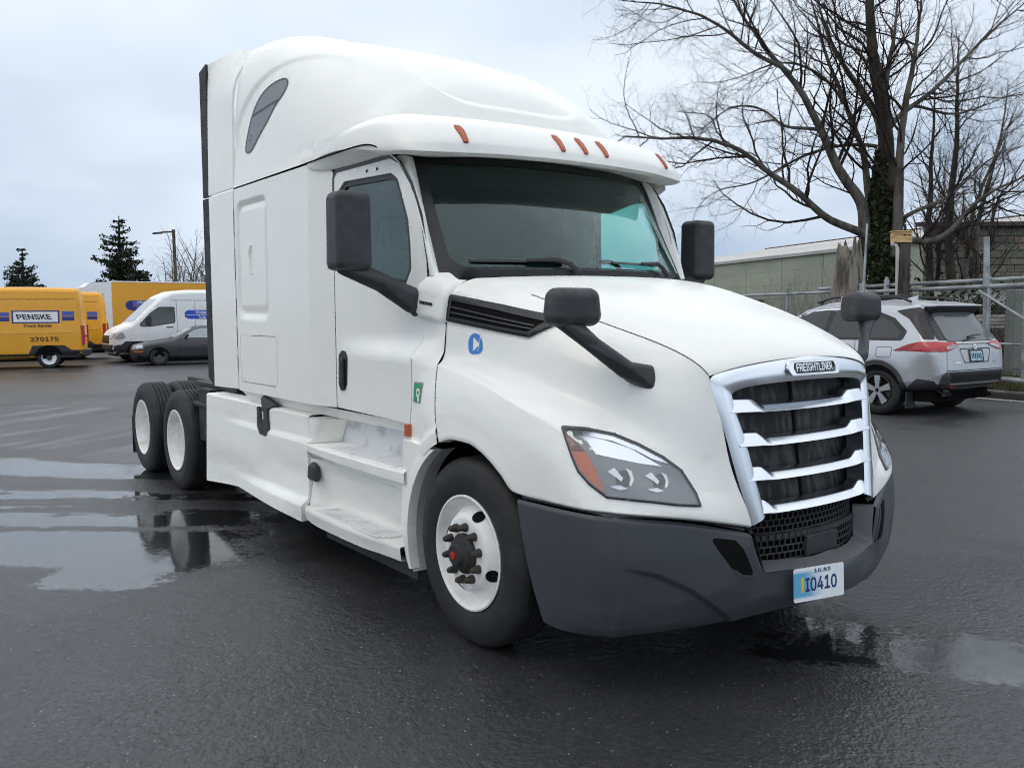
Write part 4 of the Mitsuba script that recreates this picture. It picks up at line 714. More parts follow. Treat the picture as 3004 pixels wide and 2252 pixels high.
def asphalt_col(p, n, uv):
    pud, damp, w3, trk = wet_masks(p)
    x, y = p.x, p.y
    big = fbm(x*0.35, y*0.35, 3.3, 4); mid = fbm(x*3.1, y*3.1, 0.4, 3); g = noise(x*110, y*110, 0.5); g2 = noise(x*47, y*47, 2.5)
    d0, d1, which = voronoi(x*26, y*26)
    speck = smoothstep(0.16, 0.08, d0)*smoothstep(0.955, 0.965, which)
    d2, _, wh2 = voronoi(x*75+7, y*75); speck2 = smoothstep(0.30, 0.15, d2)*smoothstep(0.90, 0.92, wh2)*smoothstep(0.46, 0.6, mid)
    base = mix((0.015, 0.0155, 0.017), (0.074, 0.075, 0.078), dr.clip(0.30*big+0.22*mid+0.42*g*g2*1.6+0.15*(1-damp), 0, 1))
    da, db, wh3 = voronoi(x*3.3+2*mid, y*3.3+2*big); crk = smoothstep(0.025, 0.006, db-da)*smoothstep(0.60, 0.72, fbm(x*0.8+20, y*0.8, 1.5, 3))
    base = mix(base, (0.010, 0.010, 0.011), 0.7*crk)
    base = mix(base, (0.30, 0.30, 0.28), 0.8*speck+0.30*speck2)
    moss = smoothstep(0.50, 0.66, fbm(x*5.5+2, y*5.5, 0.7, 4))*smoothstep(0.75, 0.30, dr.sqrt(dr.square(x-1.55)+dr.square((y-0.62)*1.2)))
    base = mix(base, (0.018, 0.018, 0.009), moss*0.9)
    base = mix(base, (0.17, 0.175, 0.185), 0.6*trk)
    oil = smoothstep(0.62, 0.74, fbm(x*0.8+11, y*0.8+3, 5.0, 4))
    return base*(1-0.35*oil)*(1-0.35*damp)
def asphalt_rough(p, n, uv):
    pud, damp, w3, trk = wet_masks(p)
    return dr.clip(0.50-0.20*damp+0.12*(noise(p.x*60, p.y*60, 8)-0.5), 0.16, 0.8)
def grain(p, n, uv):
    return 0.0030*noise(p.x*95, p.y*95, 1.0)+0.0035*noise(p.x*38, p.y*38, 2.0)+0.004*fbm(p.x*8, p.y*8, 3.0, 3)
def puddle_mask(p, n, uv):
    pud, damp, w3, trk = wet_masks(p)
    g = noise(p.x*42, p.y*42, 2.0)
    return smoothstep(0.25, 0.85, pud+0.75*(0.5-g)*smoothstep(1.0, 0.6, pud)*smoothstep(0.02, 0.2, pud))
def ripple(p, n, uv): return 0.0007*fbm(p.x*9, p.y*9, 1.0, 3)+0.0002*noise(p.x*70, p.y*70, 4.0)
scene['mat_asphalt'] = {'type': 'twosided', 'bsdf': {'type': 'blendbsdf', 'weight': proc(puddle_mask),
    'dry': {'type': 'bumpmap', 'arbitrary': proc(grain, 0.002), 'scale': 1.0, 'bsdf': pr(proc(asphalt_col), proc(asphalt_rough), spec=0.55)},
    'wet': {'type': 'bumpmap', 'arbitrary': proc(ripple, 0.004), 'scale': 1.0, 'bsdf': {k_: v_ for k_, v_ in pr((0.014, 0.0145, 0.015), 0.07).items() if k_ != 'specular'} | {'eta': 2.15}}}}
gx = np.unique(np.concatenate([np.linspace(-400, -60, 18), np.linspace(-60, 20, 70), np.linspace(20, 300, 12)])); gy = np.unique(np.concatenate([np.linspace(-300, -20, 12), np.linspace(-20, 40, 60), np.linspace(40, 400, 16)]))
GX, GY = np.meshgrid(gx, gy, indexing='ij')
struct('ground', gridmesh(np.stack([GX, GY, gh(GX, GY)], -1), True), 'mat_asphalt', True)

# kerb and planted bank behind it
KL = np.array([(6.0, 11.0), (1.0, 11.42), (-2.87, 11.74), (-4.2, 11.9), (-8.0, 13.1), (-14.0, 15.6), (-24.0, 19.5)])
def offs(line, d):
    t = np.gradient(line, axis=0); t /= np.linalg.norm(t, axis=1, keepdims=True); nrm = np.stack([t[:, 1], -t[:, 0]], 1); nrm *= np.sign(nrm[:, 1:]); return line+nrm*d
M('mat_kerb', pr(proc(lambda p, n, uv: mix((0.030, 0.027, 0.024), (0.16, 0.155, 0.145), smoothstep(0.45, 0.8, fbm(p.x*3, p.y*3, p.z*12, 4))*smoothstep(0.30, 0.42, p.z))), 0.6))
def kerb_rows(line, prof):
    rows = []
    for d, z in prof:
        q = offs(line, d); rows.append(np.stack([q[:, 0], q[:, 1], gh(line[:, 0], line[:, 1])+z], 1))
    return np.array(rows)
kl = curve(KL, 60, kind='pchip')
kb = add('kerb', gridmesh(kerb_rows(kl, [(-0.02, -0.05), (-0.02, 0.11), (0.0, 0.135), (0.16, 0.14), (0.18, 0.12), (0.19, -0.05)]), True), 'mat_kerb', 30); labels[kb] = {'kind': 'structure'}
kf = offs(kl, -0.03); add('kerb_gutter', gridmesh(np.array([np.stack([offs(kl, -0.16)[:, 0], offs(kl, -0.16)[:, 1], gh(kl[:, 0], kl[:, 1])+0.006], 1), np.stack([offs(kl, -0.035)[:, 0], offs(kl, -0.035)[:, 1], gh(kl[:, 0], kl[:, 1])+0.010], 1)]), True), M('mat_gutter', pr((0.42, 0.42, 0.41), 0.5)), False); labels['kerb_gutter'] = {'kind': 'structure'}
def bank_z(x, y, d): return 0.26+0.13+0.10*sstep(0.2, 1.5, d)+0.25*sstep(1.0, 6, d)+0.10*(meshkit.fbm(np.stack([x*0.5, y*0.5, 0*x], -1), 3, 5)-0.5)
ds = np.concatenate([np.linspace(0.17, 4, 30), np.linspace(4.3, 12, 16), [20, 40, 90, 200]]); rows = []
kl2 = curve(np.vstack([KL, [(-60.0, 33.0), (-150.0, 68.0)]]), 120, kind='pchip')
for d in ds:
    q = offs(kl2, d); rows.append(np.stack([q[:, 0], q[:, 1], bank_z(q[:, 0], q[:, 1], d)], 1))
M('mat_bank', {'type': 'bumpmap', 'arbitrary': proc(lambda p, n, uv: 0.05*fbm(p.x*9, p.y*9, p.z*9, 4), 0.01), 'scale': 1.0, 'bsdf': pr(proc(lambda p, n, uv: mix(mix((0.035, 0.048, 0.018), (0.085, 0.080, 0.045), smoothstep(0.35, 0.7, fbm(p.x*1.1, p.y*1.1, 0.3, 4))), (0.05, 0.035, 0.022), smoothstep(0.5, 0.8, fbm(p.x*6, p.y*6, 1.3, 4)))), 0.9, spec=0.2)})
struct('planted_bank', gridmesh(np.array(rows), True), 'mat_bank', True)
# grass tufts on the bank: nobody could count them
def tufts(n, fn, h=(0.06, 0.22), w=0.010, seed=3):
    r = np.random.default_rng(seed); P = fn(r, n); a = r.uniform(0, 2*np.pi, n); L = r.uniform(*h, n); t = r.uniform(-0.5, 0.5, (n, 2))*L[:, None]
    s = np.stack([np.cos(a), np.sin(a), 0*a], 1)*w
    tip = P+np.stack([t[:, 0], t[:, 1], L], 1); v = np.stack([P-s, P+s, tip], 1).reshape(-1, 3)
    return TM(v, np.arange(3*n).reshape(-1, 3))
def bank_pts(r, n):
    i = r.uniform(0, 45, n); d = r.uniform(0.2, 7, n); q = np.stack([np.interp(i, np.arange(len(kl)), kl[:, 0]), np.interp(i, np.arange(len(kl)), kl[:, 1])], 1)
    nr = np.stack([np.full(n, 0.30), np.full(n, 0.95)], 1); q = q+nr*d[:, None]
    return np.stack([q[:, 0], q[:, 1], bank_z(q[:, 0], q[:, 1], d)-0.02], 1)
M('mat_grass', pr(mottled((0.045, 0.065, 0.020), (0.12, 0.11, 0.055), 1.3), 0.8, spec=0.2))
k = add('grass', tufts(26000, bank_pts), 'mat_grass', False); labels[k] = {'label': 'rough winter grass and leaf litter on the bank behind the fence', 'category': 'grass', 'kind': 'stuff'}

# ================================================================== chain-link fence and sliding gate
M('mat_galv', pr(proc(lambda p, n, uv: mix((0.40, 0.42, 0.43), (0.25, 0.26, 0.265), smoothstep(0.4, 0.7, fbm(p.x*4, p.y*4, p.z*4, 3)))), 0.42, 0.55))
M('mat_wire', pr((0.13, 0.135, 0.135), 0.5, 0.5))
f0 = np.array([-3.82, 12.19]); f1 = np.array([-12.03, 15.41]); fd = (f1-f0)/np.linalg.norm(f1-f0); fn_ = np.array([-fd[1], fd[0]])*np.sign(fd[0]) ; FZ = lambda s: 0.45
def fp(s, z, o=0.0): q = f0+fd*s+np.array([0.37, 0.93])*o; return np.array([q[0], q[1], z])
FEN = thing('chain_link_fence', 'galvanized chain-link fence with pipe rails behind the silver suv', 'fence')
def fpart(n, m, mat='mat_galv', **k): return part(FEN, n, m, mat, **k)
def weave(s0, s1, z0, z1, o, cell=0.075):
    H = z1-z0; out = []; r = 0.0024
    for k in np.arange(s0-H, s1+H, cell):
        for sg in (1, -1):
            a, b = (k, z0), (k+sg*H, z1)
            pts = []
            for (s, z), (s2, z2) in (((a), (b)),):
                lo, hi = max(min(s, s2), s0), min(max(s, s2), s1)
                if hi-lo < 0.02: continue
                za = z0+(lo-s)/(s2-s)*H; zb = z0+(hi-s)/(s2-s)*H
                out.append(tube([fp(lo, za, o), fp(hi, zb, o)], r, 3, False))
    return cat(*out)
for s in (3.4, 6.2, 9.0, 11.5): fpart('post', tube([fp(s, 0.3), fp(s, 2.30)], 0.035, 10))
for s in (3.4, 6.2, 9.0, 11.5): fpart('post_cap', tube([fp(s, 2.30), fp(s, 2.34), fp(s, 2.36)], [0.042, 0.042, 0.015], 10))
fpart('top_rail', tube([fp(3.2, 2.20), fp(12.5, 2.20)], 0.030, 8))
fpart('bottom_rail', tube([fp(3.2, 0.62), fp(12.5, 0.62)], 0.022, 8))
wk = fpart('chain_link', weave(3.3, 12.0, 0.60, 2.2, 0.0, 0.09), 'mat_wire', smooth=False); labels[wk] = {'kind': 'stuff'}
GAT = thing('sliding_gate', 'galvanized pipe sliding gate with diagonal brace beside the tall gate post', 'gate')
def gpart(n, m, mat='mat_galv'): return part(GAT, n, m, mat)
gpart('top_rail', tube([fp(-4.5, 2.315, 0.07), fp(5.0, 2.285, 0.07)], 0.036, 10)); gpart('track_rail', tube([fp(-4.5, 2.20, -0.07), fp(4.2, 2.165, -0.07)], 0.040, 10))
gpart('middle_rail', tube([fp(-4.5, 1.20, -0.07), fp(0.0, 1.20, -0.07)], 0.020, 8)); gpart('bottom_rail', tube([fp(-4.5, 0.60, -0.07), fp(0.12, 0.60, -0.07)], 0.045, 10))
for s in (-0.20, -0.98, -2.4): gpart('upright', tube([fp(s, 0.6, -0.07), fp(s, 2.2, -0.07)], 0.034, 10))
gpart('brace', tube([fp(0.0, 2.12, -0.10), fp(-1.25, 1.50, -0.10)], 0.024, 8)); gpart('brace', tube([fp(-1.25, 1.50, -0.10), fp(-2.4, 0.9, -0.10)], 0.024, 8))
for s in (2.55, 4.1): gpart('roller_bracket', cat(bx(-0.03, 0.03, -0.05, 0.05, 0, 0.30), tube([(0, 0, 0.24), (0, 0, 0.36)], 0.035, 8)).apply_translation(fp(s, 2.10, -0.02)))
wk = gpart('chain_link', weave(-4.5, 0.0, 0.62, 2.2, -0.07, 0.09), 'mat_wire'); labels[wk] = {'kind': 'stuff'}
GP = thing('gate_post', 'tall galvanized square gate post at the right end of the fence', 'post')
part(GP, 'shaft', tube([fp(-0.06, 0.2, 0.02), fp(-0.05, 1.8, 0.02), fp(0.0, 3.05, 0.02)], [0.055, 0.055, 0.05], 14), 'mat_galv')
part(GP, 'hinge_collar', cat(tube([fp(-0.05, 2.12, 0.02), fp(-0.05, 2.36, 0.02)], 0.07, 12)), 'mat_galv')
part(GP, 'foot', bx(-0.12, 0.12, -0.12, 0.12, 0.25, 0.46, 0.02).apply_translation(fp(-0.06, 0.0, 0.02)*[1, 1, 0]), 'mat_kerb')

# stakes, antenna pole, box on a timber post
M('mat_white_old', pr(mottled((0.55, 0.54, 0.51), (0.40, 0.39, 0.36), 2), 0.6))
PO = thing('marker_pole', 'thin pale leaning pole in front of the tree trunk', 'pole'); part(PO, 'rod', tube([(-6.16, 12.42, 0.4), (-6.21, 12.30, 2.15), (-6.25, 12.43, 3.49)], [0.036, 0.03, 0.02], 8), 'mat_galv'); part(PO, 'foot', tube([(-6.16, 12.42, 0.38), (-6.16, 12.42, 0.55)], 0.09, 10), 'mat_kerb')
M('mat_box_wood', pr(proc(lambda p, n, uv: mix((0.62, 0.42, 0.20), (0.34, 0.20, 0.08), smoothstep(0.4, 0.75, fbm(p.x*6, p.y*6, p.z*30, 4)))), 0.65))
M('mat_timber', pr(proc(lambda p, n, uv: mix((0.075, 0.062, 0.050), (0.028, 0.024, 0.020), smoothstep(0.4, 0.7, fbm(p.x*14, p.y*14, p.z*2, 4)))), 0.85))
BXo = thing('post_box', 'small yellow wooden box fixed on top of a dark timber post', 'box')
bc = np.array([-5.60, 12.55]); rv = np.array([0.59, 0.807]); ang = math.atan2(0.807, 0.59)
pl0 = lambda m, dx=0, dy=0, z=0: moved(m, (bc[0]+rv[0]*dx-rv[1]*dy, bc[1]+rv[1]*dx+rv[0]*dy, z), ang)
for i in range(3): part(BXo, 'board', pl0(bx(-0.17, 0.17, -0.012, 0.012, 0, 0.066, 0.004), 0, -0.10, 3.08+0.068*i), 'mat_box_wood')
part(BXo, 'back', pl0(bx(-0.165, 0.165, -0.09, 0.10, 0, 0.20, 0.004), 0, 0.0, 3.082), 'mat_box_wood'); part(BXo, 'lid', pl0(bx(-0.185, 0.185, -0.13, 0.12, 0, 0.02, 0.004), 0, 0, 3.286), 'mat_box_wood')
for dx in (0.03, 0.11): part(BXo, 'opening', pl0(bx(-0.016, 0.016, -0.004, 0.004, 0, 0.022), dx, -0.113, 3.21), 'mat_gap')
TPo = thing('timber_post', 'square dark timber post carrying the yellow wooden box', 'post'); part(TPo, 'shaft', pl0(bx(-0.10, 0.10, -0.09, 0.09, 0.35, 3.07, 0.008), 0.06), 'mat_timber')
CD = thing('white_downpipe', 'white pipe strapped to the left face of the timber post', 'pipe'); part(CD, 'tube', pl0(tube([(-0.085, -0.06, 0.4), (-0.085, -0.06, 2.95), (-0.11, -0.06, 3.02), (-0.2, -0.06, 3.06)], 0.036, 8)), 'mat_white_old')
for z in (0.9, 2.0): part(CD, 'strap', pl0(bx(-0.125, 0.0, -0.10, -0.02, z, z+0.02)), 'mat_galv')
# pale things on the bank
def block(name, label, cat_, pos, rz, size, mat, extra=None):
    k = thing(name, label, cat_); x, y = pos
    return k, lambda m: moved(m, (x, y, 0), rz)
k, W_ = block('concrete_slab_pile', 'stack of broken pale concrete slabs behind the gate', 'concrete slabs', (-4.87, 14.9), 0.9, None, None)
M('mat_concrete_old', pr(proc(lambda p, n, uv: mix((0.36, 0.34, 0.31), (0.17, 0.155, 0.14), smoothstep(0.35, 0.75, fbm(p.x*4, p.y*4, p.z*9, 4)))), 0.85))
for i, (a, b, z) in enumerate(((0.0, 0.8, 1.40), (0.06, 0.62, 1.47), (-0.05, 0.7, 1.54), (0.02, 0.55, 1.61))): part(k, 'slab', W_(bx(-b/2+a, b/2+a, -0.3, 0.3, z, z+0.064, 0.015)), 'mat_concrete_old')
k, W_ = block('retaining_wall', 'low dark timber retaining wall under the slabs', 'wall', (-4.75, 14.75), 0.90, None, None)
for i in range(4): part(k, 'sleeper', W_(bx(-0.9, 2.2, -0.35, 0.40, 0.50+0.222*i, 0.715+0.222*i, 0.012)), 'mat_timber')
k, W_ = block('white_shed', 'white painted shed partly hidden behind the gate post', 'shed', (-7.75, 21.4), 0.93, None, None)
for i in range(6): part(k, 'wall_board', W_(bx(-1.5, 1.3, -0.02, 0.02, 1.25+0.19*i, 1.435+0.19*i, 0.004)), 'mat_white_old')
part(k, 'roof', W_(prism(poly([(-1.6, 2.40), (1.4, 2.40), (1.4, 2.46), (-1.6, 2.46)]), 'y', -0.2, 1.4)), 'mat_timber'); part(k, 'side_wall', W_(bx(-1.5, -1.46, 0.02, 1.2, 0.5, 2.4)), 'mat_white_old'); part(k, 'dark_opening', W_(bx(-1.3, 1.2, -0.06, -0.022, 1.2, 1.92)), 'mat_gap')
k, W_ = block('electrical_cabinet', 'tall plain grey-green utility cabinet behind the gate brace', 'cabinet', (-4.2, 14.25), 0.93, None, None)
M('mat_cabinet', pr(mottled((0.17, 0.19, 0.17), (0.13, 0.145, 0.13), 2), 0.6)); part(k, 'body', W_(bx(-0.12, 0.14, -0.15, 0.15, 0.55, 2.16, 0.02)), 'mat_cabinet'); part(k, 'door', W_(bx(-0.10, 0.12, -0.17, -0.152, 0.65, 2.1, 0.006)), 'mat_cabinet'); part(k, 'plinth', W_(bx(-0.16, 0.18, -0.19, 0.19, 0.3, 0.55, 0.01)), 'mat_concrete_old')
ST_ = thing('tree_stump', 'pale weathered broken stump left of the ivy trunk', 'stump')
an = np.linspace(0, 2*np.pi, 22, endpoint=False); rr_ = np.random.default_rng(4); rowsS = []
for z, r in ((0.3, 0.62), (0.9, 0.52), (1.7, 0.46), (2.4, 0.40), (2.9, 0.34), (3.2, 0.26)):
    jag = rr_.uniform(-0.30, 0.18, 22)*(z > 2.8); rowsS.append(np.stack([-7.32+0.8*r*np.cos(an)*(1+0.12*np.sin(5*an)), 13.5+0.8*r*np.sin(an)*(1+0.12*np.sin(5*an)), z+jag], 1))
rowsS = np.array([np.vstack([r, r[:1]]) for r in rowsS]); part(ST_, 'wood', gridmesh(rowsS, True), M('mat_stump', pr(proc(lambda p, n, uv: mix((0.24, 0.215, 0.18), (0.07, 0.06, 0.05), smoothstep(0.35, 0.7, fbm(p.x*13, p.y*13, p.z*1.6, 4)))), 0.9)), 50)

# ================================================================== warehouse
WH = thing('warehouse', 'long grey-green warehouse with pale low roof behind the bare tree', 'building')
wa = np.array([-47.5, 44.7]); wb = np.array([-16.3, 33.2]); wd = (wb-wa)/np.linalg.norm(wb-wa); wn = np.array([-wd[1], wd[0]]); wn *= np.sign(wn[1]); WL = np.linalg.norm(wb-wa)
def wp(s, o, z): q = wa+wd*s+wn*o; return np.array([q[0], q[1], z])
def wslab(s0, s1, z0, z1, o0, o1):
    P = np.array([wp(s, o, z) for s in (s0, s1) for o in (o0, o1) for z in (z0, z1)]); b = trimesh.creation.box((1, 1, 1)); 
    order = [(a, b_, c_) for a in (0, 1) for b_ in (0, 1) for c_ in (0, 1)]
    v = np.array([P[4*int(x > 0)+2*int(y > 0)+int(z > 0)] for x, y, z in b.vertices]); m = TM(v, b.faces); m.fix_normals(); return m
M('mat_warehouse', pr(proc(lambda p, n, uv: mix((0.33, 0.355, 0.285), (0.27, 0.295, 0.24), smoothstep(0.3, 0.7, fbm(p.x*0.5, p.y*0.5, p.z*0.9, 4)))), 0.75))
M('mat_warehouse_roof', pr(mottled((0.44, 0.42, 0.40), (0.37, 0.36, 0.345), 0.4), 0.6))
for i in range(9): part(WH, 'wall_panel', wslab(WL*i/9+0.02, WL*(i+1)/9-0.02, 0.2, 4.72, 0.0, 0.25), 'mat_warehouse', False)
for j, z in enumerate((1.0, 1.75, 2.5, 3.25, 4.0)): part(WH, 'wall_batten', wslab(0, WL*0.72, z, z+0.03, -0.02, -0.001), 'mat_warehouse', False)
part(WH, 'fascia', wslab(-0.3, WL+0.3, 4.70, 4.86, -0.15, -0.02), 'mat_warehouse_roof', False)
part(WH, 'roof', gridmesh(np.array([[wp(-0.3, -0.15, 4.86), wp(WL+0.3, -0.15, 4.86)], [wp(-0.3, 13, 6.95), wp(WL+0.3, 13, 6.95)], [wp(-0.3, 26, 4.86), wp(WL+0.3, 26, 4.86)]]), True), 'mat_warehouse_roof', False)
part(WH, 'ridge_cap', tube([wp(-0.3, 13, 6.95), wp(WL+0.3, 13, 6.95)], 0.09, 6), 'mat_timber')
k = part(WH, 'wall_lamp', wslab(WL*0.60, WL*0.60+0.5, 2.3, 2.45, -0.30, -0.02), 'mat_steel_dark', False)
k2 = add(k+'__lamp_glow', wslab(WL*0.60+0.05, WL*0.60+0.45, 2.28, 2.295, -0.26, -0.06), 'mat_white_old', False); scene[k2]['emitter'] = {'type': 'area', 'radiance': {'type': 'rgb', 'value': [9.0, 7.0, 2.8]}}
SD = thing('brick_building', 'brown-grey building wall of rough courses at the far right edge', 'building')
ba = np.array([-13.9, 28.45]); bb_ = np.array([-8.5, 35.9]); bd = (bb_-ba)/np.linalg.norm(bb_-ba); BLn = np.linalg.norm(bb_-ba); bn = np.array([-bd[1], bd[0]]); bn *= -np.sign(bn[0])
M('mat_lap', pr(proc(lambda p, n, uv: mix((0.17, 0.155, 0.125), (0.10, 0.10, 0.08), smoothstep(0.35, 0.7, fbm(p.x*1.5, p.y*1.5, p.z*5, 4)))), 0.85))
M('mat_lap_b', pr((0.20, 0.15, 0.12), 0.85)); M('mat_lap_c', pr((0.13, 0.135, 0.11), 0.85))
def bpnt(s, o, z): q = ba+bd*s+bn*o; return np.array([q[0], q[1], z])
part(SD, 'wall', gridmesh(np.array([[bpnt(0, 0.05, 0.3), bpnt(BLn, 0.05, 0.3)], [bpnt(0, 0.05, 4.9), bpnt(BLn, 0.05, 4.9)]])), 'mat_kerb', False)
rb = np.random.default_rng(9); rot_b = math.atan2(bd[1], bd[0])
for j in range(9):
    z0 = 2.4+0.27*j; s = -rb.uniform(0, 0.5)
    while s < 7.5:
        L = rb.uniform(0.7, 1.15); a0, a1 = max(s, 0), min(s+L-0.025, 7.5)
        if a1-a0 > 0.1: part(SD, 'wall__brick', moved(bx(a0, a1, rb.uniform(-0.03, 0), 0.06, z0, z0+0.245), (ba[0], ba[1], 0), rot_b), rb.choice(['mat_lap', 'mat_lap', 'mat_lap_b', 'mat_lap_c']), False)
        s += L
part(SD, 'roof_edge', moved(bx(-0.3, BLn, -0.3, 0.1, 4.9, 5.05), (ba[0], ba[1], 0), rot_b), 'mat_timber', False)

# ================================================================== parked vehicles (local frame: rear axle at x=0, x forward, y left, z up)
M('mat_silver', pr((0.50, 0.515, 0.54), 0.28, 0.5, coat=0.8, coat_g=0.96))
M('mat_yellow', pr(grime((0.78, 0.36, 0.012), 0.25, 1.2, (0.25, 0.17, 0.06), 0.2, 1.2), 0.32, coat=0.5))
M('mat_van_white', pr(grime((0.80, 0.81, 0.82), 0.25, 1.2, (0.4, 0.39, 0.37), 0.2, 1.0), 0.3, coat=0.5))
M('mat_charcoal', pr(grime((0.030, 0.031, 0.036), 0.3, 1.5, (0.10, 0.10, 0.10), 0.1, 0.9), 0.3, coat=0.6))
M('mat_clad', pr((0.028, 0.029, 0.031), 0.5)); M('mat_clad_grey', pr((0.05, 0.05, 0.053), 0.5))
M('mat_blue_dark', pr((0.022, 0.030, 0.20), 0.4)); M('mat_blue_light', pr((0.075, 0.11, 0.38), 0.4)); M('mat_blue_bright', pr((0.015, 0.075, 0.48), 0.4)); M('mat_sign_white', pr((0.80, 0.80, 0.80), 0.45))
M('mat_taillight', pr((0.42, 0.012, 0.018), 0.12, spec=0.7, coat=0.8)); M('mat_lens_clear', pr((0.50, 0.51, 0.52), 0.12, 0.5, coat=0.8)); M('mat_alloy', pr((0.55, 0.56, 0.57), 0.25, 0.8))
M('mat_glass_tint', pr((0.018, 0.020, 0.023), 0.05, spec=0.75)); M('mat_glass_van', pr((0.05, 0.062, 0.062), 0.05, spec=0.8)); M('mat_screen_pale', pr((0.30, 0.35, 0.36), 0.06, spec=0.8))
CARRIM = [(0.20, -0.20), (0.21, -0.06), (0.222, -0.01), (0.225, 0.0), (0.215, 0.004), (0.205, -0.02), (0.20, -0.05), (0.0, -0.06)]
def resample(P, n):
    P = np.vstack([P, P[:1]]); u = np.r_[0, np.cumsum(np.linalg.norm(np.diff(P, axis=0), axis=1))]
    t = np.linspace(0, u[-1], n, endpoint=False); return np.stack([np.interp(t, u, P[:, k]) for k in range(2)], 1)
def ring_body(prof, wz, layers, n=220, r=0.06):
    pg = poly(prof).buffer(-r).buffer(r, quad_segs=8); base = resample(np.array(pg.exterior.coords)[:-1], n)
    t = np.roll(base, -1, 0)-np.roll(base, 1, 0); t /= np.linalg.norm(t, axis=1, keepdims=True)+1e-9; nr = np.stack([t[:, 1], -t[:, 0]], 1)
    if Polygon(base+nr*0.01).area > Polygon(base).area: nr = -nr
    rows = []
    full_l = [(-a, b) for a, b in layers[::-1]]+[l for l in layers if l[0] > 0]
    for yt, ins in full_l:
        q = base+nr*ins; y = wz(q[:, 0], q[:, 1])*yt; rows.append(np.stack([q[:, 0], y, q[:, 1]], 1))
    G = np.array(rows); G = np.concatenate([G, G[:, :1]], 1); m = gridmesh(G)
    caps = []
    for row, sg in ((rows[0], -1), (rows[-1], 1)):
        q, f = tri_patch(Polygon(row[:, [0, 2]]).buffer(0), 0.09); y = sg*np.abs(wz(q[:, 0], q[:, 1])); caps.append(TM(np.stack([q[:, 0], y*1.0, q[:, 1]], 1), f))
    o = cat(m, *caps); trimesh.repair.fix_normals(o); return o
class Veh:
    def __init__(s, key, label, category, origin, rz, group=None):
        s.k = thing(key, label, category, group); s.o = np.array(origin, float); s.rz = rz
    def part(s, n, m, mat, smooth=35, parent=None, label=None):
        return part(parent or s.k, n, moved(m, s.o, s.rz), mat, smooth, label)
    def wheel(s, x, y, R=0.35, wd=0.22, mat='mat_van_white', style='steel', sgn=1):
        k = R/0.35; tp_ = [(0.215*k, -0.02), (0.235*k, 0.0), (0.28*k, 0.010), (0.325*k, 0.0), (0.345*k, -0.022), (R, -0.04), (R, -wd+0.04), (0.33*k, -wd), (0.22*k, -wd)]
        mk = lambda m: TM(m.vertices*[1, -sgn, 1]+[x, y, R], m.faces[:, ::-1] if sgn > 0 else m.faces)
        w = s.part('wheel', mk(lathe(tp_, 40)), 'mat_tyre', 40)
        s.part('rim', mk(lathe([(a*k, b) for a, b in CARRIM], 40)), {'alloy': 'mat_trim_black'}.get(style, mat), 40, w)
        if style == 'alloy':
            for i in range(5):
                a = 2*math.pi*i/5+0.3; c, q = math.cos(a), math.sin(a)
                bl = prism(poly([(0.03, -0.026), (0.215*k, -0.050), (0.215*k, 0.050), (0.03, 0.026)]), 'y', -0.012, 0.02); v = bl.vertices
                s.part('spoke', mk(TM(np.stack([v[:, 0]*c-v[:, 2]*q, v[:, 1], v[:, 0]*q+v[:, 2]*c], 1), bl.faces)), 'mat_alloy', 30, w)
        else: s.part('hub', mk(lathe([(0.085*k, -0.055), (0.08*k, -0.02), (0.0, -0.015)], 18)), 'mat_clad' if style == 'steel' else mat, 40, w)
        return w

# --- silver suv, tail towards us
V = Veh('silver_suv', 'silver suv with black wheel arches and red tail lights parked by the fence', 'car', (-3.40, 9.28, 0.245), math.pi-0.07)
sp = [(-0.70, 0.36), (-0.92, 0.42), (-0.985, 0.60), (-0.955, 0.78), (-0.93, 0.92), (-0.90, 1.04), (-0.86, 1.09), (-0.60, 1.44), (-0.53, 1.56), (-0.36, 1.655), (0.2, 1.695), (0.8, 1.695), (1.25, 1.665), (1.6, 1.57), (2.42, 1.13), (2.9, 1.06), (3.38, 0.96), (3.56, 0.78), (3.60, 0.50), (3.45, 0.32), (2.0, 0.24), (0.6, 0.24)]
def suv_w(x, z):
    w = np.interp(z, [0.2, 0.5, 0.75, 0.92, 1.06, 1.12, 1.60, 1.72], [0.86, 0.905, 0.925, 0.925, 0.895, 0.865, 0.655, 0.60])
    flare = 0.035*np.exp(-((np.hypot(x, (z-0.35))-0.47)/0.16)**2)+0.035*np.exp(-((np.hypot(x-2.69, (z-0.35))-0.47)/0.16)**2)
    return w*(1-0.10*sstep(-0.45, -1.0, x)*sstep(1.3, 0.5, z)-0.05*sstep(-0.2, -0.75, x)*sstep(1.0, 1.5, z)-0.12*sstep(2.7, 3.6, x))+flare
SB = ring_body(sp, suv_w, [(0, 0), (0.45, -0.0), (0.7, 0.014), (0.85, 0.038), (0.94, 0.075), (0.985, 0.12), (1.0, 0.17)], 240, 0.035)
body = V.part('body', SB, 'mat_silver', 40)
ds_ = Draper(SB); SIDE = ((1, 0, 0), (0, 0, 1), (0, -1, 0)); REAR = ((0, 1, 0), (0, 0, 1), (1, 0, 0)); TOP = ((1, 0, 0), (0, 1, 0), (0, 0, -1)); DG = (np.array([1, 1, 0])/math.sqrt(2), np.array([0, 0, 1.0]), np.array([1, -1, 0])/math.sqrt(2))
band_w = poly([(-0.33, 1.115), (-0.36, 1.22), (-0.12, 1.40), (0.25, 1.52), (0.9, 1.555), (1.35, 1.535), (1.72, 1.42), (2.2, 1.15), (1.9, 1.10)], 0.03)
V.part('window_surround', ds_(band_w.buffer(0.022), *SIDE, 0.003, 0, 0.05), 'mat_trim_black', True)
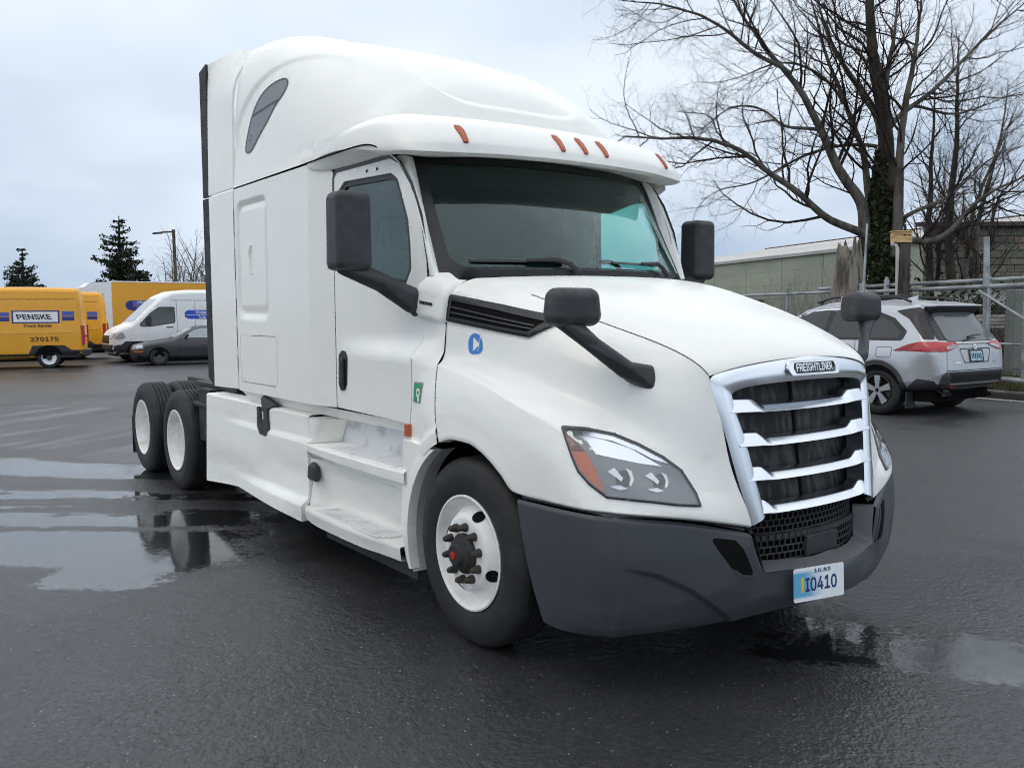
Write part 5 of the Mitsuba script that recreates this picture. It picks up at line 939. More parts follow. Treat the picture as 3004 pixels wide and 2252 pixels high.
for pts in ([(-0.28, 1.135), (-0.30, 1.205), (-0.10, 1.365), (0.10, 1.44), (0.34, 1.16), (0.36, 1.12)], [(0.40, 1.125), (0.16, 1.455), (0.3, 1.51), (0.92, 1.54), (0.98, 1.125)], [(1.06, 1.125), (1.02, 1.54), (1.34, 1.515), (1.66, 1.41), (2.1, 1.16), (1.85, 1.12)]):
    V.part('window', ds_(poly(pts, 0.02), *SIDE, 0.006, 0, 0.05), 'mat_glass_tint', True)
V.part('chrome_strip', ds_(band_w.buffer(0.012).difference(band_w.buffer(-0.008)).intersection(sbox(0.1, 1.49, 2.0, 1.7)), *SIDE, 0.009, 0.004, 0.04), 'mat_chrome', 30)
rg_ = poly([(-0.60, 1.09), (0.60, 1.09), (0.52, 1.50), (-0.52, 1.50)], 0.06)
V.part('rear_window', ds_(rg_, *REAR, 0.018, 0, 0.04), 'mat_glass_grey', True)
V.part('rear_pillar_trim', ds_(poly([(-0.74, 1.11), (0.74, 1.11), (0.585, 1.555), (-0.585, 1.555)], 0.03).difference(rg_.buffer(-0.005)), *REAR, 0.012, 0, 0.03), 'mat_trim_black', True)
pp_ = poly([(-0.86, 1.09), (-0.55, 1.12), (-0.30, 1.40), (-0.10, 1.52), (-0.40, 1.60), (-0.56, 1.55), (-0.80, 1.16)])
V.part('side_pillar_trim', ds_(poly([(-0.78, 1.115), (-0.66, 1.125), (-0.36, 1.41), (-0.12, 1.525), (-0.42, 1.575), (-0.56, 1.50)], 0.01), *SIDE, 0.012, 0, 0.02), 'mat_trim_black', True)
V.part('spoiler', hull_balls([((-0.68, y, 1.595), 0.014) for y in (-0.54, 0.54)]+[((-0.30, y, 1.640), 0.020) for y in (-0.46, 0.46)]+[((-0.46, y, 1.585), 0.015) for y in (-0.52, 0.52)]), 'mat_silver', 40)
V.part('spoiler_underside_panel', hull_balls([((-0.655, y, 1.568), 0.012) for y in (-0.54, 0.54)]+[((-0.56, y, 1.50), 0.018) for y in (-0.54, 0.54)]+[((-0.50, y, 1.57), 0.02) for y in (-0.56, 0.56)]), 'mat_trim_black', 40)  # black underside of the spoiler, its own trim colour
V.part('rear_wiper', cat(tube(np.array([(-0.89, 0.16, 1.13), (-0.87, -0.05, 1.16), (-0.86, -0.22, 1.165)])+[-0.01, 0, 0.01], [0.02, 0.014, 0.008], 6)), 'mat_trim_black')
for sg in (1, -1):
    lr = poly([(0.35*sg, 1.045), (0.45*sg, 1.075), (0.79*sg, 1.088), (0.80*sg, 0.94), (0.62*sg, 0.955), (0.50*sg, 0.99)], 0.008)
    t = V.part('tail_light', ds_(lr, *REAR, 0.012, 0.01, 0.03), 'mat_taillight', 40)
    V.part('clear_lens', ds_(poly([(0.36*sg, 1.035), (0.47*sg, 1.005), (0.66*sg, 0.972), (0.66*sg, 1.02), (0.5*sg, 1.045)], 0.004), *REAR, 0.016, 0.006, 0.03), 'mat_lens_clear', 40, t)
LCN = ds_(poly([(-0.13, 0.955), (0.0, 0.95), (0.10, 0.955), (0.10, 1.075), (0.0, 1.09), (-0.12, 1.085)], 0.004), *DG, 0.014, 0.010, 0.02)
V.part('tail_light_corner', LCN, 'mat_taillight', 40)
V.part('tail_light', ds_(poly([(-0.80, 1.088), (-0.62, 1.085), (-0.46, 1.045), (-0.26, 0.955), (-0.60, 0.95), (-0.82, 0.942)], 0.006), *SIDE, 0.012, 0.01, 0.03), 'mat_taillight', 40)
V.part('tail_light_tip', ds_(poly([(-0.60, 1.075), (-0.46, 1.045), (-0.24, 0.95), (-0.38, 0.952), (-0.52, 0.99)], 0.004), *SIDE, 0.015, 0.006, 0.03), 'mat_red_dark', 40)
V.part('tailgate_chrome', ds_(poly([(-0.42, 1.055), (0.42, 1.055), (0.44, 1.08), (-0.44, 1.08)], 0.004), *REAR, 0.02, 0.016, 0.04), 'mat_alloy', 40)
V.part('tailgate_badge', ds_(Point(0, 1.005).buffer(0.04, quad_segs=8).difference(Point(0, 1.005).buffer(0.018)), *REAR, 0.014, 0.008, 0.02), 'mat_chrome', 40)
V.part('tailgate_recess', ds_(poly([(-0.40, 0.985), (0.40, 0.985), (0.30, 0.775), (-0.30, 0.775)], 0.03).difference(poly([(-0.385, 0.97), (0.385, 0.97), (0.29, 0.79), (-0.29, 0.79)], 0.03)), *REAR, 0.003, 0, 0.03), 'mat_clad_grey', True)
pk = V.part('number_plate', ds_(sbox(-0.155, 0.80, 0.155, 0.95), *REAR, 0.012, 0.01, 0.05), 'mat_plate_suv' if 'mat_plate_suv' in scene else M('mat_plate_suv', pr(mottled((0.62, 0.72, 0.76), (0.22, 0.40, 0.50), 18), 0.4)), 30)
V.part('frame', ds_(sbox(-0.17, 0.785, 0.17, 0.965).difference(sbox(-0.15, 0.805, 0.15, 0.945)), *REAR, 0.016, 0.01, 0.05), 'mat_trim_black', 30, pk)
V.part('digits', ds_(MultiPolygon([sbox(a, 0.84, a+0.024, 0.905) for a in (-0.12, -0.075, -0.03, 0.02, 0.065, 0.105)]), *REAR, 0.015, 0.004, 0.03), 'mat_plate_ink', 30, pk)
V.part('small_badge', ds_(sbox(0.40, 0.775, 0.52, 0.795), *REAR, 0.008, 0.004, 0.03), 'mat_chrome', 30); V.part('small_badge', ds_(sbox(-0.52, 0.775, -0.42, 0.795), *REAR, 0.008, 0.004, 0.03), 'mat_chrome', 30)
V.part('bumper_insert', ds_(poly([(-0.70, 0.66), (0.70, 0.66), (0.76, 0.60), (0.64, 0.49), (-0.64, 0.49), (-0.76, 0.60)], 0.02), *REAR, 0.008, 0.008, 0.05), 'mat_trim_black', 40)
V.part('bumper_trim', ds_(poly([(-0.62, 0.495), (0.62, 0.495), (0.62, 0.475), (-0.62, 0.475)]), *REAR, 0.02, 0.012, 0.05), 'mat_alloy', 40)
V.part('rear_diffuser', ds_(poly([(-0.86, 0.485), (0.86, 0.485), (0.80, 0.30), (-0.80, 0.30)], 0.02), *REAR, 0.014, 0.010, 0.03), 'mat_clad', 40)
for sg in (1, -1):
    V.part('bumper_corner', ds_(poly([(0.62*sg, 0.44), (0.64*sg, 0.58), (0.70*sg, 0.67), (0.78*sg, 0.62), (0.78*sg, 0.44)], 0.02), *REAR, 0.022, 0.014, 0.025), 'mat_clad_grey', 40)
    rf = V.part('reflector', ds_(sbox(min(0.50*sg, 0.66*sg), 0.43, max(0.50*sg, 0.66*sg), 0.465), *REAR, 0.016, 0.008, 0.04), 'mat_red_dark', 40)
V.part('tailgate_gap', ds_(MultiPolygon([poly([(0.695, 0.68), (0.70, 0.68), (0.665, 0.96), (0.66, 0.96)]), poly([(-0.695, 0.68), (-0.70, 0.68), (-0.665, 0.96), (-0.66, 0.96)]), sbox(-0.70, 0.672, 0.70, 0.682)]), *REAR, 0.004, 0, 0.05), 'mat_gap', True)
arch_r = lambda cx, r0, r1: Point(cx, 0.35).buffer(r1, quad_segs=16).difference(Point(cx, 0.35).buffer(r0, quad_segs=16)).intersection(sbox(-2, 0.30, 5, 1.2))
for cx in (0, 2.69): V.part('wheel_arch', ds_(arch_r(cx, 0.385, 0.455), *SIDE, 0.012, 0.012, 0.03), 'mat_clad_grey', 40); V.part('wheel_housing', ds_(Point(cx, 0.35).buffer(0.39, quad_segs=16).intersection(sbox(-2, 0.2, 5, 1)), *SIDE, 0.004, 0, 0.05), 'mat_gap', True)
V.part('sill_cladding', ds_(poly([(0.45, 0.22), (0.46, 0.42), (2.2, 0.42), (2.24, 0.22)]), *SIDE, 0.01, 0.01, 0.05), 'mat_clad', 40)
V.part('rear_quarter_cladding', ds_(poly([(-0.84, 0.30), (-0.84, 0.53), (-0.62, 0.56), (-0.45, 0.40), (-0.42, 0.30)], 0.02), *SIDE, 0.018, 0.012, 0.025), 'mat_clad_grey', 40)
V.part('door_gap', ds_(MultiPolygon([poly([(0.36, 0.72), (0.365, 0.72), (0.445, 1.11), (0.438, 1.11)]), poly([(0.36, 0.72), (0.44, 0.5), (0.446, 0.5), (0.366, 0.72)]), sbox(1.03, 0.45, 1.036, 1.11)]), *SIDE, 0.003, 0, 0.04), 'mat_gap', True)
fl = poly([(-0.22, 0.845), (0.02, 0.845), (0.04, 1.0), (-0.22, 1.0)], 0.03)
V.part('fuel_flap', ds_(fl.difference(fl.buffer(-0.006)), *SIDE, 0.003, 0, 0.03), 'mat_gap', True)
V.part('door_handle', ds_(sbox(0.52, 0.985, 0.70, 1.012), *SIDE, 0.028, 0.022, 0.04), 'mat_silver', 40)
V.part('door_cladding', ds_(poly([(0.48, 0.55), (2.2, 0.50), (2.2, 0.44), (0.47, 0.44)]), *SIDE, 0.012, 0.01, 0.05), 'mat_clad', 40)
for sg in (1, -1): V.part('roof_rail', tube(np.array([(-0.25, 0.535*sg, 1.655), (-0.1, 0.545*sg, 1.715), (0.4, 0.55*sg, 1.745), (1.1, 0.55*sg, 1.735), (1.40, 0.55*sg, 1.66)]), [0.02, 0.02, 0.017, 0.017, 0.02], 8), 'mat_trim_black')
V.part('roof_fin', hull_balls([((0.02, 0, 1.68), 0.03), ((0.22, 0, 1.68), 0.02), ((0.0, 0, 1.745), 0.012)]), 'mat_silver')
V.part('cross_bar', cat(hull_balls([((0.62, y, 1.765), 0.015) for y in (-0.55, 0.55)]+[((0.70, y, 1.765), 0.012) for y in (-0.55, 0.55)])), 'mat_trim_black')
V.part('moonroof', ds_(sbox(0.25, -0.42, 1.1, 0.42), *TOP, 0.003, 0, 0.06), 'mat_glass_tint', True)
for X in (0, 2.69):
    for sg in (1, -1): V.wheel(X, 0.925*sg, 0.355, 0.235, 'mat_alloy', 'alloy', sg)
V.part('mud_flap', bx(-0.46, -0.44, 0.70, 0.90, 0.12, 0.36), 'mat_clad'); V.part('underbody', bx(-0.7, 3.4, -0.75, 0.75, 0.22, 0.42), 'mat_gap', False)
V.part('exhaust', tube([(-0.95, -0.45, 0.30), (-0.5, -0.45, 0.30)], 0.035, 10), 'mat_steel_dark')

# --- cargo vans
vp = [(-1.06, 0.42), (-1.10, 0.60), (-1.09, 1.5), (-1.05, 2.3), (-0.98, 2.66), (-0.88, 2.735), (0.5, 2.765), (1.8, 2.755), (2.45, 2.69), (2.85, 2.52), (3.3, 2.12), (4.0, 1.46), (4.35, 1.33), (4.60, 1.16), (4.72, 0.95), (4.74, 0.50), (4.60, 0.33), (4.2, 0.28), (0.8, 0.30)]
def van_w(x, z):
    w = np.interp(z, [0.25, 0.55, 1.15, 1.5, 2.2, 2.62, 2.76], [0.93, 0.985, 1.0, 0.975, 0.925, 0.87, 0.80])
    return w*(1-0.17*sstep(3.3, 4.75, x)**1.3)
VB = ring_body(vp, van_w, [(0, 0), (0.55, 0.004), (0.8, 0.018), (0.92, 0.05), (0.98, 0.10), (1.0, 0.15)], 240, 0.06); dv = Draper(VB)
FRONT = ((0, 1, 0), (0, 0, 1), (-1, 0, 0))
def txt_side(dr_, s, h, x, z, w, mat, V, parent=None, slant=0.15, off=0.02):
    t = meshkit.text_mesh(s, h, 0.004, True); v = t.vertices.copy(); x0, x1 = v[:, 0].min(), v[:, 0].max(); k = w/(x1-x0)
    u = x-((v[:, 0]-(x0+x1)/2)*k+slant*v[:, 1]); zz = z+v[:, 1]
    O = np.stack([u, np.full(len(u), 8.0), zz], 1); loc, ri, _ = dr_.r.intersects_location(O, np.tile([0, -1.0, 0], (len(O), 1)), multiple_hits=False)
    y = np.full(len(u), 0.95); y[ri] = loc[:, 1]
    V.part('lettering', TM(np.stack([u, y+off+v[:, 2], zz], 1), t.faces), mat, False, parent)
def cargo_van(key, label, org, rz, paint, logo, front, group):
    V = Veh(key, label, 'van', org, rz, group)
    V.part('body', VB, paint, 40)
    low = poly([(-1.2, 0.2), (-1.2, 0.60), (-0.70, 0.62), (-0.48, 0.78), (0.48, 0.78), (0.6, 0.50), (3.1, 0.50), (3.26, 0.80), (4.20, 0.80), (4.4, 0.62), (4.9, 0.64), (4.9, 0.2)])
    V.part('lower_cladding', dv(low.intersection(sbox(-1.05, 0.36, 4.6, 1)).difference(sbox(0.62, 0.2, 3.12, 0.36)), *SIDE, 0.012, 0.0, 0.06), 'mat_clad', 40)
    for cx in (0, 3.75): V.part('wheel_housing', dv(Point(cx, 0.37).buffer(0.42, quad_segs=14).intersection(sbox(-2, 0.33, 6, 1)), *SIDE, 0.016, 0, 0.06), 'mat_gap', True)
    V.part('side_moulding', dv(sbox(-0.85, 2.33, 2.6, 2.345), *SIDE, 0.006, 0, 0.08), 'mat_gap', True)
    V.part('side_moulding', dv(poly([(-0.8, 1.21), (2.3, 1.165), (2.3, 1.20), (-0.8, 1.26)]), *SIDE, 0.016, 0.012, 0.06), paint, 30)
    V.part('panel_gap', dv(MultiPolygon([sbox(1.62, 0.55, 1.632, 2.32), sbox(2.32, 0.55, 2.332, 2.3)]), *SIDE, 0.004, 0, 0.08), 'mat_gap', True)
    wn_ = poly([(2.42, 1.50), (2.42, 2.06), (2.95, 2.06), (3.30, 1.82), (3.72, 1.36), (3.2, 1.38)], 0.05)
    V.part('window_surround', dv(wn_.buffer(0.03), *SIDE, 0.004, 0, 0.05), 'mat_trim_black', True)
    w_ = V.part('window', dv(wn_, *SIDE, 0.008, 0, 0.05), 'mat_glass_van', True)
    V.part('windscreen', dv(poly([(-0.80, 1.52), (0.80, 1.52), (0.72, 2.40), (-0.72, 2.40)], 0.08), *FRONT, 0.006, 0, 0.06), 'mat_screen_pale', True)
    V.part('door_handle', dv(sbox(2.48, 1.30, 2.72, 1.335), *SIDE, 0.03, 0.025, 0.05), 'mat_trim_black', 40)
    V.part('tail_light', bx(-1.125, -1.0, 0.84, 0.955, 0.78, 1.45, 0.015), 'mat_taillight', 40); V.part('tail_light', bx(-1.125, -1.0, -0.955, -0.84, 0.78, 1.45, 0.015), 'mat_taillight', 40)
    V.part('rear_bumper', bx(-1.22, -1.0, -0.95, 0.95, 0.40, 0.62, 0.04), 'mat_clad', 40)
    rd_ = V.part('rear_door_handle', bx(-1.13, -1.09, 0.05, 0.30, 1.05, 1.10, 0.01), 'mat_trim_black')
    V.part('grille', dv(poly([(-0.66, 0.72), (0.66, 0.72), (0.58, 1.02), (-0.58, 1.02)], 0.05), *FRONT, 0.010, 0.008, 0.05), 'mat_trim_black', 40)
    V.part('front_bumper', dv(poly([(-0.9, 0.30), (0.9, 0.30), (0.92, 0.68), (-0.92, 0.68)], 0.06), *FRONT, 0.014, 0.01, 0.06), 'mat_clad', 40)
    for sg in (1,): V.part('headlight', dv(poly([(4.18, 0.93), (4.25, 1.10), (4.42, 1.20), (4.56, 1.10), (4.64, 0.92), (4.40, 0.86)], 0.02), *SIDE, 0.012, 0.01, 0.03), 'mat_lens_clear', 40)
    V.part('headlight', dv(poly([(0.58, 0.90), (0.80, 0.90), (0.80, 1.16), (0.66, 1.10)], 0.02), *FRONT, 0.012, 0.01, 0.03), 'mat_lens_clear', 40)
    V.part('door_mirror', hull_balls([((3.36, 1.13, 1.45), 0.06), ((3.36, 1.13, 1.72), 0.06), ((3.42, 1.05, 1.5), 0.05)]), 'mat_clad')
    for X in (0, 3.75):
        for sg in (1, -1): V.wheel(X, 0.97*sg, 0.355, 0.23, 'mat_van_white', 'steel', sg)
    V.part('underbody', bx(-1.0, 4.5, -0.8, 0.8, 0.25, 0.45), 'mat_gap', False)
    if logo == 'panel':
        V.part('stripe_upper', dv(sbox(1.13, 1.765, 4.0, 1.90).intersection(sbox(1.13, 1, 2.3, 3)), *SIDE, 0.004, 0, 0.08), 'mat_blue_light', True); V.part('stripe_lower', dv(sbox(1.13, 1.60, 2.3, 1.745), *SIDE, 0.004, 0, 0.08), 'mat_blue_dark', True)
        V.part('stripe_upper', dv(sbox(-0.82, 1.765, -0.45, 1.93), *SIDE, 0.004, 0, 0.08), 'mat_blue_light', True); V.part('stripe_lower', dv(sbox(-0.82, 1.61, -0.45, 1.75), *SIDE, 0.004, 0, 0.08), 'mat_blue_dark', True)
        b = V.part('sign_border', dv(sbox(-0.37, 1.53, 1.06, 1.96), *SIDE, 0.006, 0, 0.08), 'mat_blue_dark', True); V.part('sign_panel', dv(sbox(-0.32, 1.575, 1.01, 1.915), *SIDE, 0.009, 0, 0.08), 'mat_sign_white', True, b)
        txt_side(dv, 'PENSKE', 0.165, 0.37, 1.665, 1.02, 'mat_trim_black', V, b, -0.35); txt_side(dv, 'Truck Rental', 0.085, 0.30, 1.41, 0.85, 'mat_timber', V, b, 0.0)
        txt_side(dv, '270175', 0.13, 0.10, 0.93, 0.85, 'mat_timber', V, None, -0.1)
    elif logo == 'blue':
        bb = poly([(0.15, 1.60), (1.90, 1.62), (2.02, 1.72), (2.02, 1.88), (1.92, 1.98), (0.15, 1.99)], 0.03); bb = poly([(-0.6, 1.60), (1.90, 1.62), (2.02, 1.70), (2.02, 1.88), (1.92, 1.96), (-0.6, 1.99)], 0.03)
        b = V.part('blue_band', dv(bb, *SIDE, 0.005, 0, 0.08), 'mat_blue_bright', True); V.part('band_line', dv(poly([(-0.5, 1.76), (1.98, 1.755), (1.98, 1.775), (-0.5, 1.79)]), *SIDE, 0.009, 0, 0.08), 'mat_sign_white', True, b)
        txt_side(dv, 'PENSKE', 0.10, 1.35, 1.82, 0.5, 'mat_sign_white', V, b, -0.3, 0.012); txt_side(dv, 'Truck Rental', 0.09, 1.2, 1.64, 0.62, 'mat_sign_white', V, b, 0.0, 0.012)
    return V
def rzof(h): return math.atan2(h[1], h[0])
cam_d = np.array([0.807, -0.59]); ims = np.array([0.59, 0.807])
def heading(x, y, a):
    d = np.array([x-CAM[0], y-CAM[1]]); d /= np.linalg.norm(d); r = np.array([d[1], -d[0]])
    return -r*math.cos(a)-d*math.sin(a)          # nose to the left of the view, turned towards us by a
h1 = heading(-29.23, 1.30, -0.10); l1 = np.array([-h1[1], h1[0]])
o1 = np.array([-29.60, 1.32])-l1*0.96
YG = 'parked yellow vans'
cargo_van('yellow_van', 'yellow cargo van at the left frame edge, nearest, white sign panel and dark lower body', (o1[0], o1[1], -0.01), rzof(h1), 'mat_yellow', 'panel', False, YG)
h2 = heading(-35.1, 4.2, -0.06); l2 = np.array([-h2[1], h2[0]]); o2 = np.array([-35.1, 4.25])+h2*1.10-l2*0.96
cargo_van('yellow_van', 'yellow cargo van half hidden behind the nearest yellow van', (o2[0], o2[1], 0.0), rzof(h2), 'mat_yellow', 'panel', False, YG)
h3 = heading(-31.4, 4.1, 0.20); l3 = np.array([-h3[1], h3[0]]); fw = np.array([-31.30, 4.62]); o3 = fw-h3*3.75-l3*0.97
cargo_van('white_van', 'white high-roof cargo van with a blue band, behind the dark sedan', (o3[0], o3[1], 0.0), rzof(h3), 'mat_van_white', 'blue', True, 'white vans facing left')
o4 = o3-cam_d*3.0+h3*0.80; cargo_van('white_van', 'white van whose pale windscreen and hood show behind the other white van', (o4[0], o4[1], 0.0), rzof(h3), 'mat_van_white', None, True, 'white vans facing left')

# --- box truck
BT = Veh('box_truck', 'tall yellow box truck with white front corner standing behind the white vans', 'truck', (0, 0, 0), 0); hb = heading(-43, 6.2, 0.15)
lb_ = np.array([-hb[1], hb[0]]); fb = np.array([-43.0, 6.23]); BT.o = np.array([fb[0], fb[1], 0.0]); BT.rz = rzof(hb)      # origin: left front corner of the box
BT.part('cargo_box', bx(-7.3, -0.002, -2.4, 0.0, 0.95, 3.42, 0.03), 'mat_yellow', 30)
BT.part('roof_edge', bx(-7.32, 0.0, -2.42, 0.02, 3.40, 3.46, 0.015), 'mat_van_white', 30); BT.part('lower_rail', bx(-7.3, 0.0, -0.01, 0.02, 0.90, 1.02), 'mat_van_white', 30)
at_ = prism(poly([(0.0, 0.95), (0.30, 0.95), (0.34, 2.85), (1.15, 2.95), (1.22, 3.15), (0.95, 3.38), (0.0, 3.42)]), 'y', -2.36, -0.03); BT.part('front_fairing', at_, 'mat_van_white', 25)
BT.part('band', cat(bx(-4.6, -0.95, 0.001, 0.006, 2.27, 2.52)), 'mat_blue_light', False); BT.part('band', bx(-4.6, -0.95, 0.001, 0.006, 2.00, 2.25), 'mat_blue_dark', False)
BT.part('band_end', prism(poly([(-0.95, 2.0), (-0.72, 2.06), (-0.62, 2.2), (-0.62, 2.36), (-0.72, 2.48), (-0.95, 2.52)]), 'y', 0.001, 0.006), 'mat_blue_dark', False)
for s_, h_, xx, zz, ww in (('PENSKE', 0.12, -1.5, 2.36, 0.65), ('Truck Rental', 0.11, -1.6, 2.06, 0.95)):
    t = meshkit.text_mesh(s_, h_, 0.004, True); v = t.vertices.copy(); x0, x1 = v[:, 0].min(), v[:, 0].max(); k = ww/(x1-x0); BT.part('lettering', TM(np.stack([xx-(v[:, 0]-(x0+x1)/2)*k, 0.007+v[:, 2], zz+v[:, 1]], 1), t.faces), 'mat_sign_white', False)
BT.part('hood', ring_body([(0.35, 0.6), (0.35, 2.35), (0.9, 2.35), (1.5, 1.65), (2.3, 1.50), (2.45, 0.6)], lambda x, z: 1.0-0.1*sstep(0.9, 2.3, x), [(0, 0), (0.8, 0.01), (0.95, 0.05), (1.0, 0.1)], 120, 0.1).apply_translation((0, -1.2, 0)), 'mat_van_white', 40)
BT.part('chassis', bx(-7.2, 0.3, -1.9, -0.5, 0.55, 0.95), 'mat_gap', False)
for X in (-5.4, 1.4): BT.wheel(X, -0.08, 0.42, 0.25, 'mat_van_white', 'steel', 1); BT.wheel(X, -2.32, 0.42, 0.25, 'mat_van_white', 'steel', -1)

# --- dark sedan
SD2 = Veh('dark_sedan', 'dark charcoal old sedan facing left in front of the white van', 'car', (0, 0, 0), 0)
hs = heading(-28.6, 4.65, 0.10); ls = np.array([-hs[1], hs[0]]); fws = np.array([-28.60, 4.65]); os_ = fws-hs*2.62-ls*0.84; SD2.o = np.array([os_[0], os_[1], 0.0]); SD2.rz = rzof(hs)
sdp = [(-0.85, 0.35), (-0.98, 0.5), (-0.98, 0.85), (-0.85, 0.95), (-0.35, 0.98), (0.25, 1.36), (0.7, 1.40), (1.2, 1.38), (1.45, 1.32), (2.15, 0.95), (2.9, 0.84), (3.4, 0.72), (3.48, 0.55), (3.44, 0.32), (3.2, 0.22), (0.5, 0.2)]
def sed_w(x, z): return np.interp(z, [0.2, 0.45, 0.7, 0.92, 1.38], [0.78, 0.85, 0.87, 0.83, 0.58])*(1-0.13*sstep(2.6, 3.5, x))
SDB = ring_body(sdp, sed_w, [(0, 0), (0.55, 0.004), (0.8, 0.018), (0.92, 0.05), (0.98, 0.09), (1.0, 0.13)], 200, 0.05); dsd = Draper(SDB)
SD2.part('body', SDB, 'mat_charcoal', 40)
SD2.part('window', dsd(poly([(0.78, 0.96), (0.78, 1.30), (1.18, 1.29), (1.42, 1.23), (1.86, 0.97)], 0.03), *SIDE, 0.005, 0, 0.05), 'mat_screen_pale', True); SD2.part('window', dsd(poly([(-0.1, 0.98), (0.28, 1.28), (0.72, 1.31), (0.72, 0.96)], 0.03), *SIDE, 0.005, 0, 0.05), 'mat_glass_van', True)
SD2.part('windscreen', dsd(poly([(-0.66, 0.99), (0.66, 0.99), (0.50, 1.32), (-0.50, 1.32)], 0.04), *FRONT, 0.005, 0, 0.05), 'mat_screen_pale', True)
SD2.part('headlight', dsd(poly([(3.12, 0.60), (3.16, 0.755), (3.36, 0.71), (3.46, 0.60)], 0.01), *SIDE, 0.010, 0.008, 0.03), 'mat_lens_clear', 40); SD2.part('headlight', dsd(poly([(0.38, 0.58), (0.70, 0.58), (0.70, 0.71), (0.38, 0.70)], 0.01), *FRONT, 0.010, 0.008, 0.03), 'mat_lens_clear', 40)
SD2.part('turn_signal', dsd(poly([(3.12, 0.47), (3.12, 0.53), (3.47, 0.53), (3.47, 0.47)], 0.008), *SIDE, 0.010, 0.008, 0.03), 'mat_amber', 40); SD2.part('bumper_strip', dsd(sbox(3.0, 0.40, 3.5, 0.435), *SIDE, 0.012, 0.01, 0.04), 'mat_clad', 40)
SD2.part('panel_gap', dsd(MultiPolygon([sbox(1.93, 0.3, 1.938, 0.93), sbox(0.74, 0.3, 0.748, 0.94)]), *SIDE, 0.003, 0, 0.05), 'mat_gap', True)
SD2.part('side_moulding', dsd(sbox(-0.8, 0.55, 2.2, 0.585), *SIDE, 0.01, 0.008, 0.06), 'mat_clad', 40)
SD2.part('door_mirror', hull_balls([((1.72, 0.92, 1.02), 0.05), ((1.72, 0.86, 1.0), 0.04), ((1.66, 0.96, 1.05), 0.045)]), 'mat_trim_black')
for cx in (0, 2.62): SD2.part('wheel_housing', dsd(Point(cx, 0.31).buffer(0.35, quad_segs=14).intersection(sbox(-2, 0.22, 6, 1)), *SIDE, 0.004, 0, 0.05), 'mat_gap', True)
for X in (0, 2.62):
    for sg in (1, -1): SD2.wheel(X, 0.85*sg, 0.31, 0.19, 'mat_hubcap' if 'mat_hubcap' in scene else M('mat_hubcap', pr((0.09, 0.088, 0.08), 0.5, 0.3)), 'hubcap', sg)
SD2.part('underbody', bx(-0.8, 3.3, -0.7, 0.7, 0.18, 0.35), 'mat_gap', False)

# ================================================================== trees
def bark(a, b, sc=9.0): return {'type': 'bumpmap', 'arbitrary': proc(lambda p, n, uv: 0.012*fbm(p.x*22, p.y*22, p.z*5, 3), 0.004), 'scale': 1.0, 'bsdf': pr(proc(lambda p, n, uv: mix(a, b, smoothstep(0.35, 0.7, fbm(p.x*sc, p.y*sc, p.z*sc*0.3, 4)))), 0.85, spec=0.25)}
M('mat_bark', bark((0.125, 0.115, 0.100), (0.055, 0.050, 0.043))); M('mat_bark_dark', bark((0.050, 0.045, 0.038), (0.022, 0.020, 0.017))); M('mat_twig', pr((0.034, 0.026, 0.022), 0.8, spec=0.2)); M('mat_twig_pale', pr((0.13, 0.11, 0.095), 0.8, spec=0.2)); M('mat_ivy', pr(mottled((0.010, 0.018, 0.006), (0.035, 0.050, 0.015), 7), 0.6, spec=0.3)); M('mat_needles', pr(mottled((0.012, 0.022, 0.012), (0.034, 0.050, 0.024), 1.7), 0.7, spec=0.25))
class Twigs:
    """collects tapering tubes into one mesh"""
    def __init__(s): s.v, s.f, s.n = [], [], 0
    def add(s, pts, r, sides=3):
        m = tube(pts, r, sides, False); s.v.append(m.vertices); s.f.append(m.faces+s.n); s.n += len(m.vertices)
    def mesh(s): return TM(np.vstack(s.v), np.vstack(s.f))
def smooth_line(P, n):
    P = np.asarray(P, float); u = np.r_[0, np.cumsum(np.linalg.norm(np.diff(P, axis=0), axis=1))]; return CubicSpline(u, P)(np.linspace(0, u[-1], n)), u[-1]
def perp_dir(t, rng):
    a = rng.normal(size=3); a -= t*np.dot(a, t); return a/np.linalg.norm(a)
def shoot(start, d, L, rng, n=6, up=0.12, wig=0.16):
    p = [np.array(start, float)]; d = d/np.linalg.norm(d)
    for i in range(n-1):
        d = d+rng.normal(size=3)*wig+np.array([0, 0, up]); d /= np.linalg.norm(d); p.append(p[-1]+d*L/(n-1))
    return np.array(p)
def grow(line, L, r0, rng, lv, out, counts, lens, up=(0.10, 0.08, 0.03), t0=0.22, ang=0.95):
    """side shoots along a line, recursively; out: one Twigs per level"""
    if lv >= len(counts): return
    n = max(1, int(counts[lv]*L*rng.uniform(0.8, 1.2)))
    for i in range(n):
        t = t0+(1-t0)*(i+rng.uniform(0, 1))/n; k = t*(len(line)-1); a = int(min(k, len(line)-2)); pt = line[a]+(line[a+1]-line[a])*(k-a)
        tg = line[a+1]-line[a]; tg = tg/np.linalg.norm(tg); d = tg*rng.uniform(0.5, 1.0)+perp_dir(tg, rng)*ang*rng.uniform(0.6, 1.1)
        l = lens[lv]*rng.uniform(0.45, 1.15)*(1.15-0.5*t); r = min(r0*(1-0.7*t)*0.55, 0.013*l+0.0022)
        q = shoot(pt, d, l, rng, (8, 6, 4, 3)[min(lv, 3)], up[min(lv, 2)], (0.16, 0.20, 0.24, 0.3)[min(lv, 3)])
        out[min(lv, len(out)-1)].add(q, np.linspace(r, max(r*0.32, 0.0018), len(q)), (5, 3, 3, 3)[min(lv, 3)])
        grow(q, l, r, rng, lv+1, out, counts, lens, up, 0.12, ang)
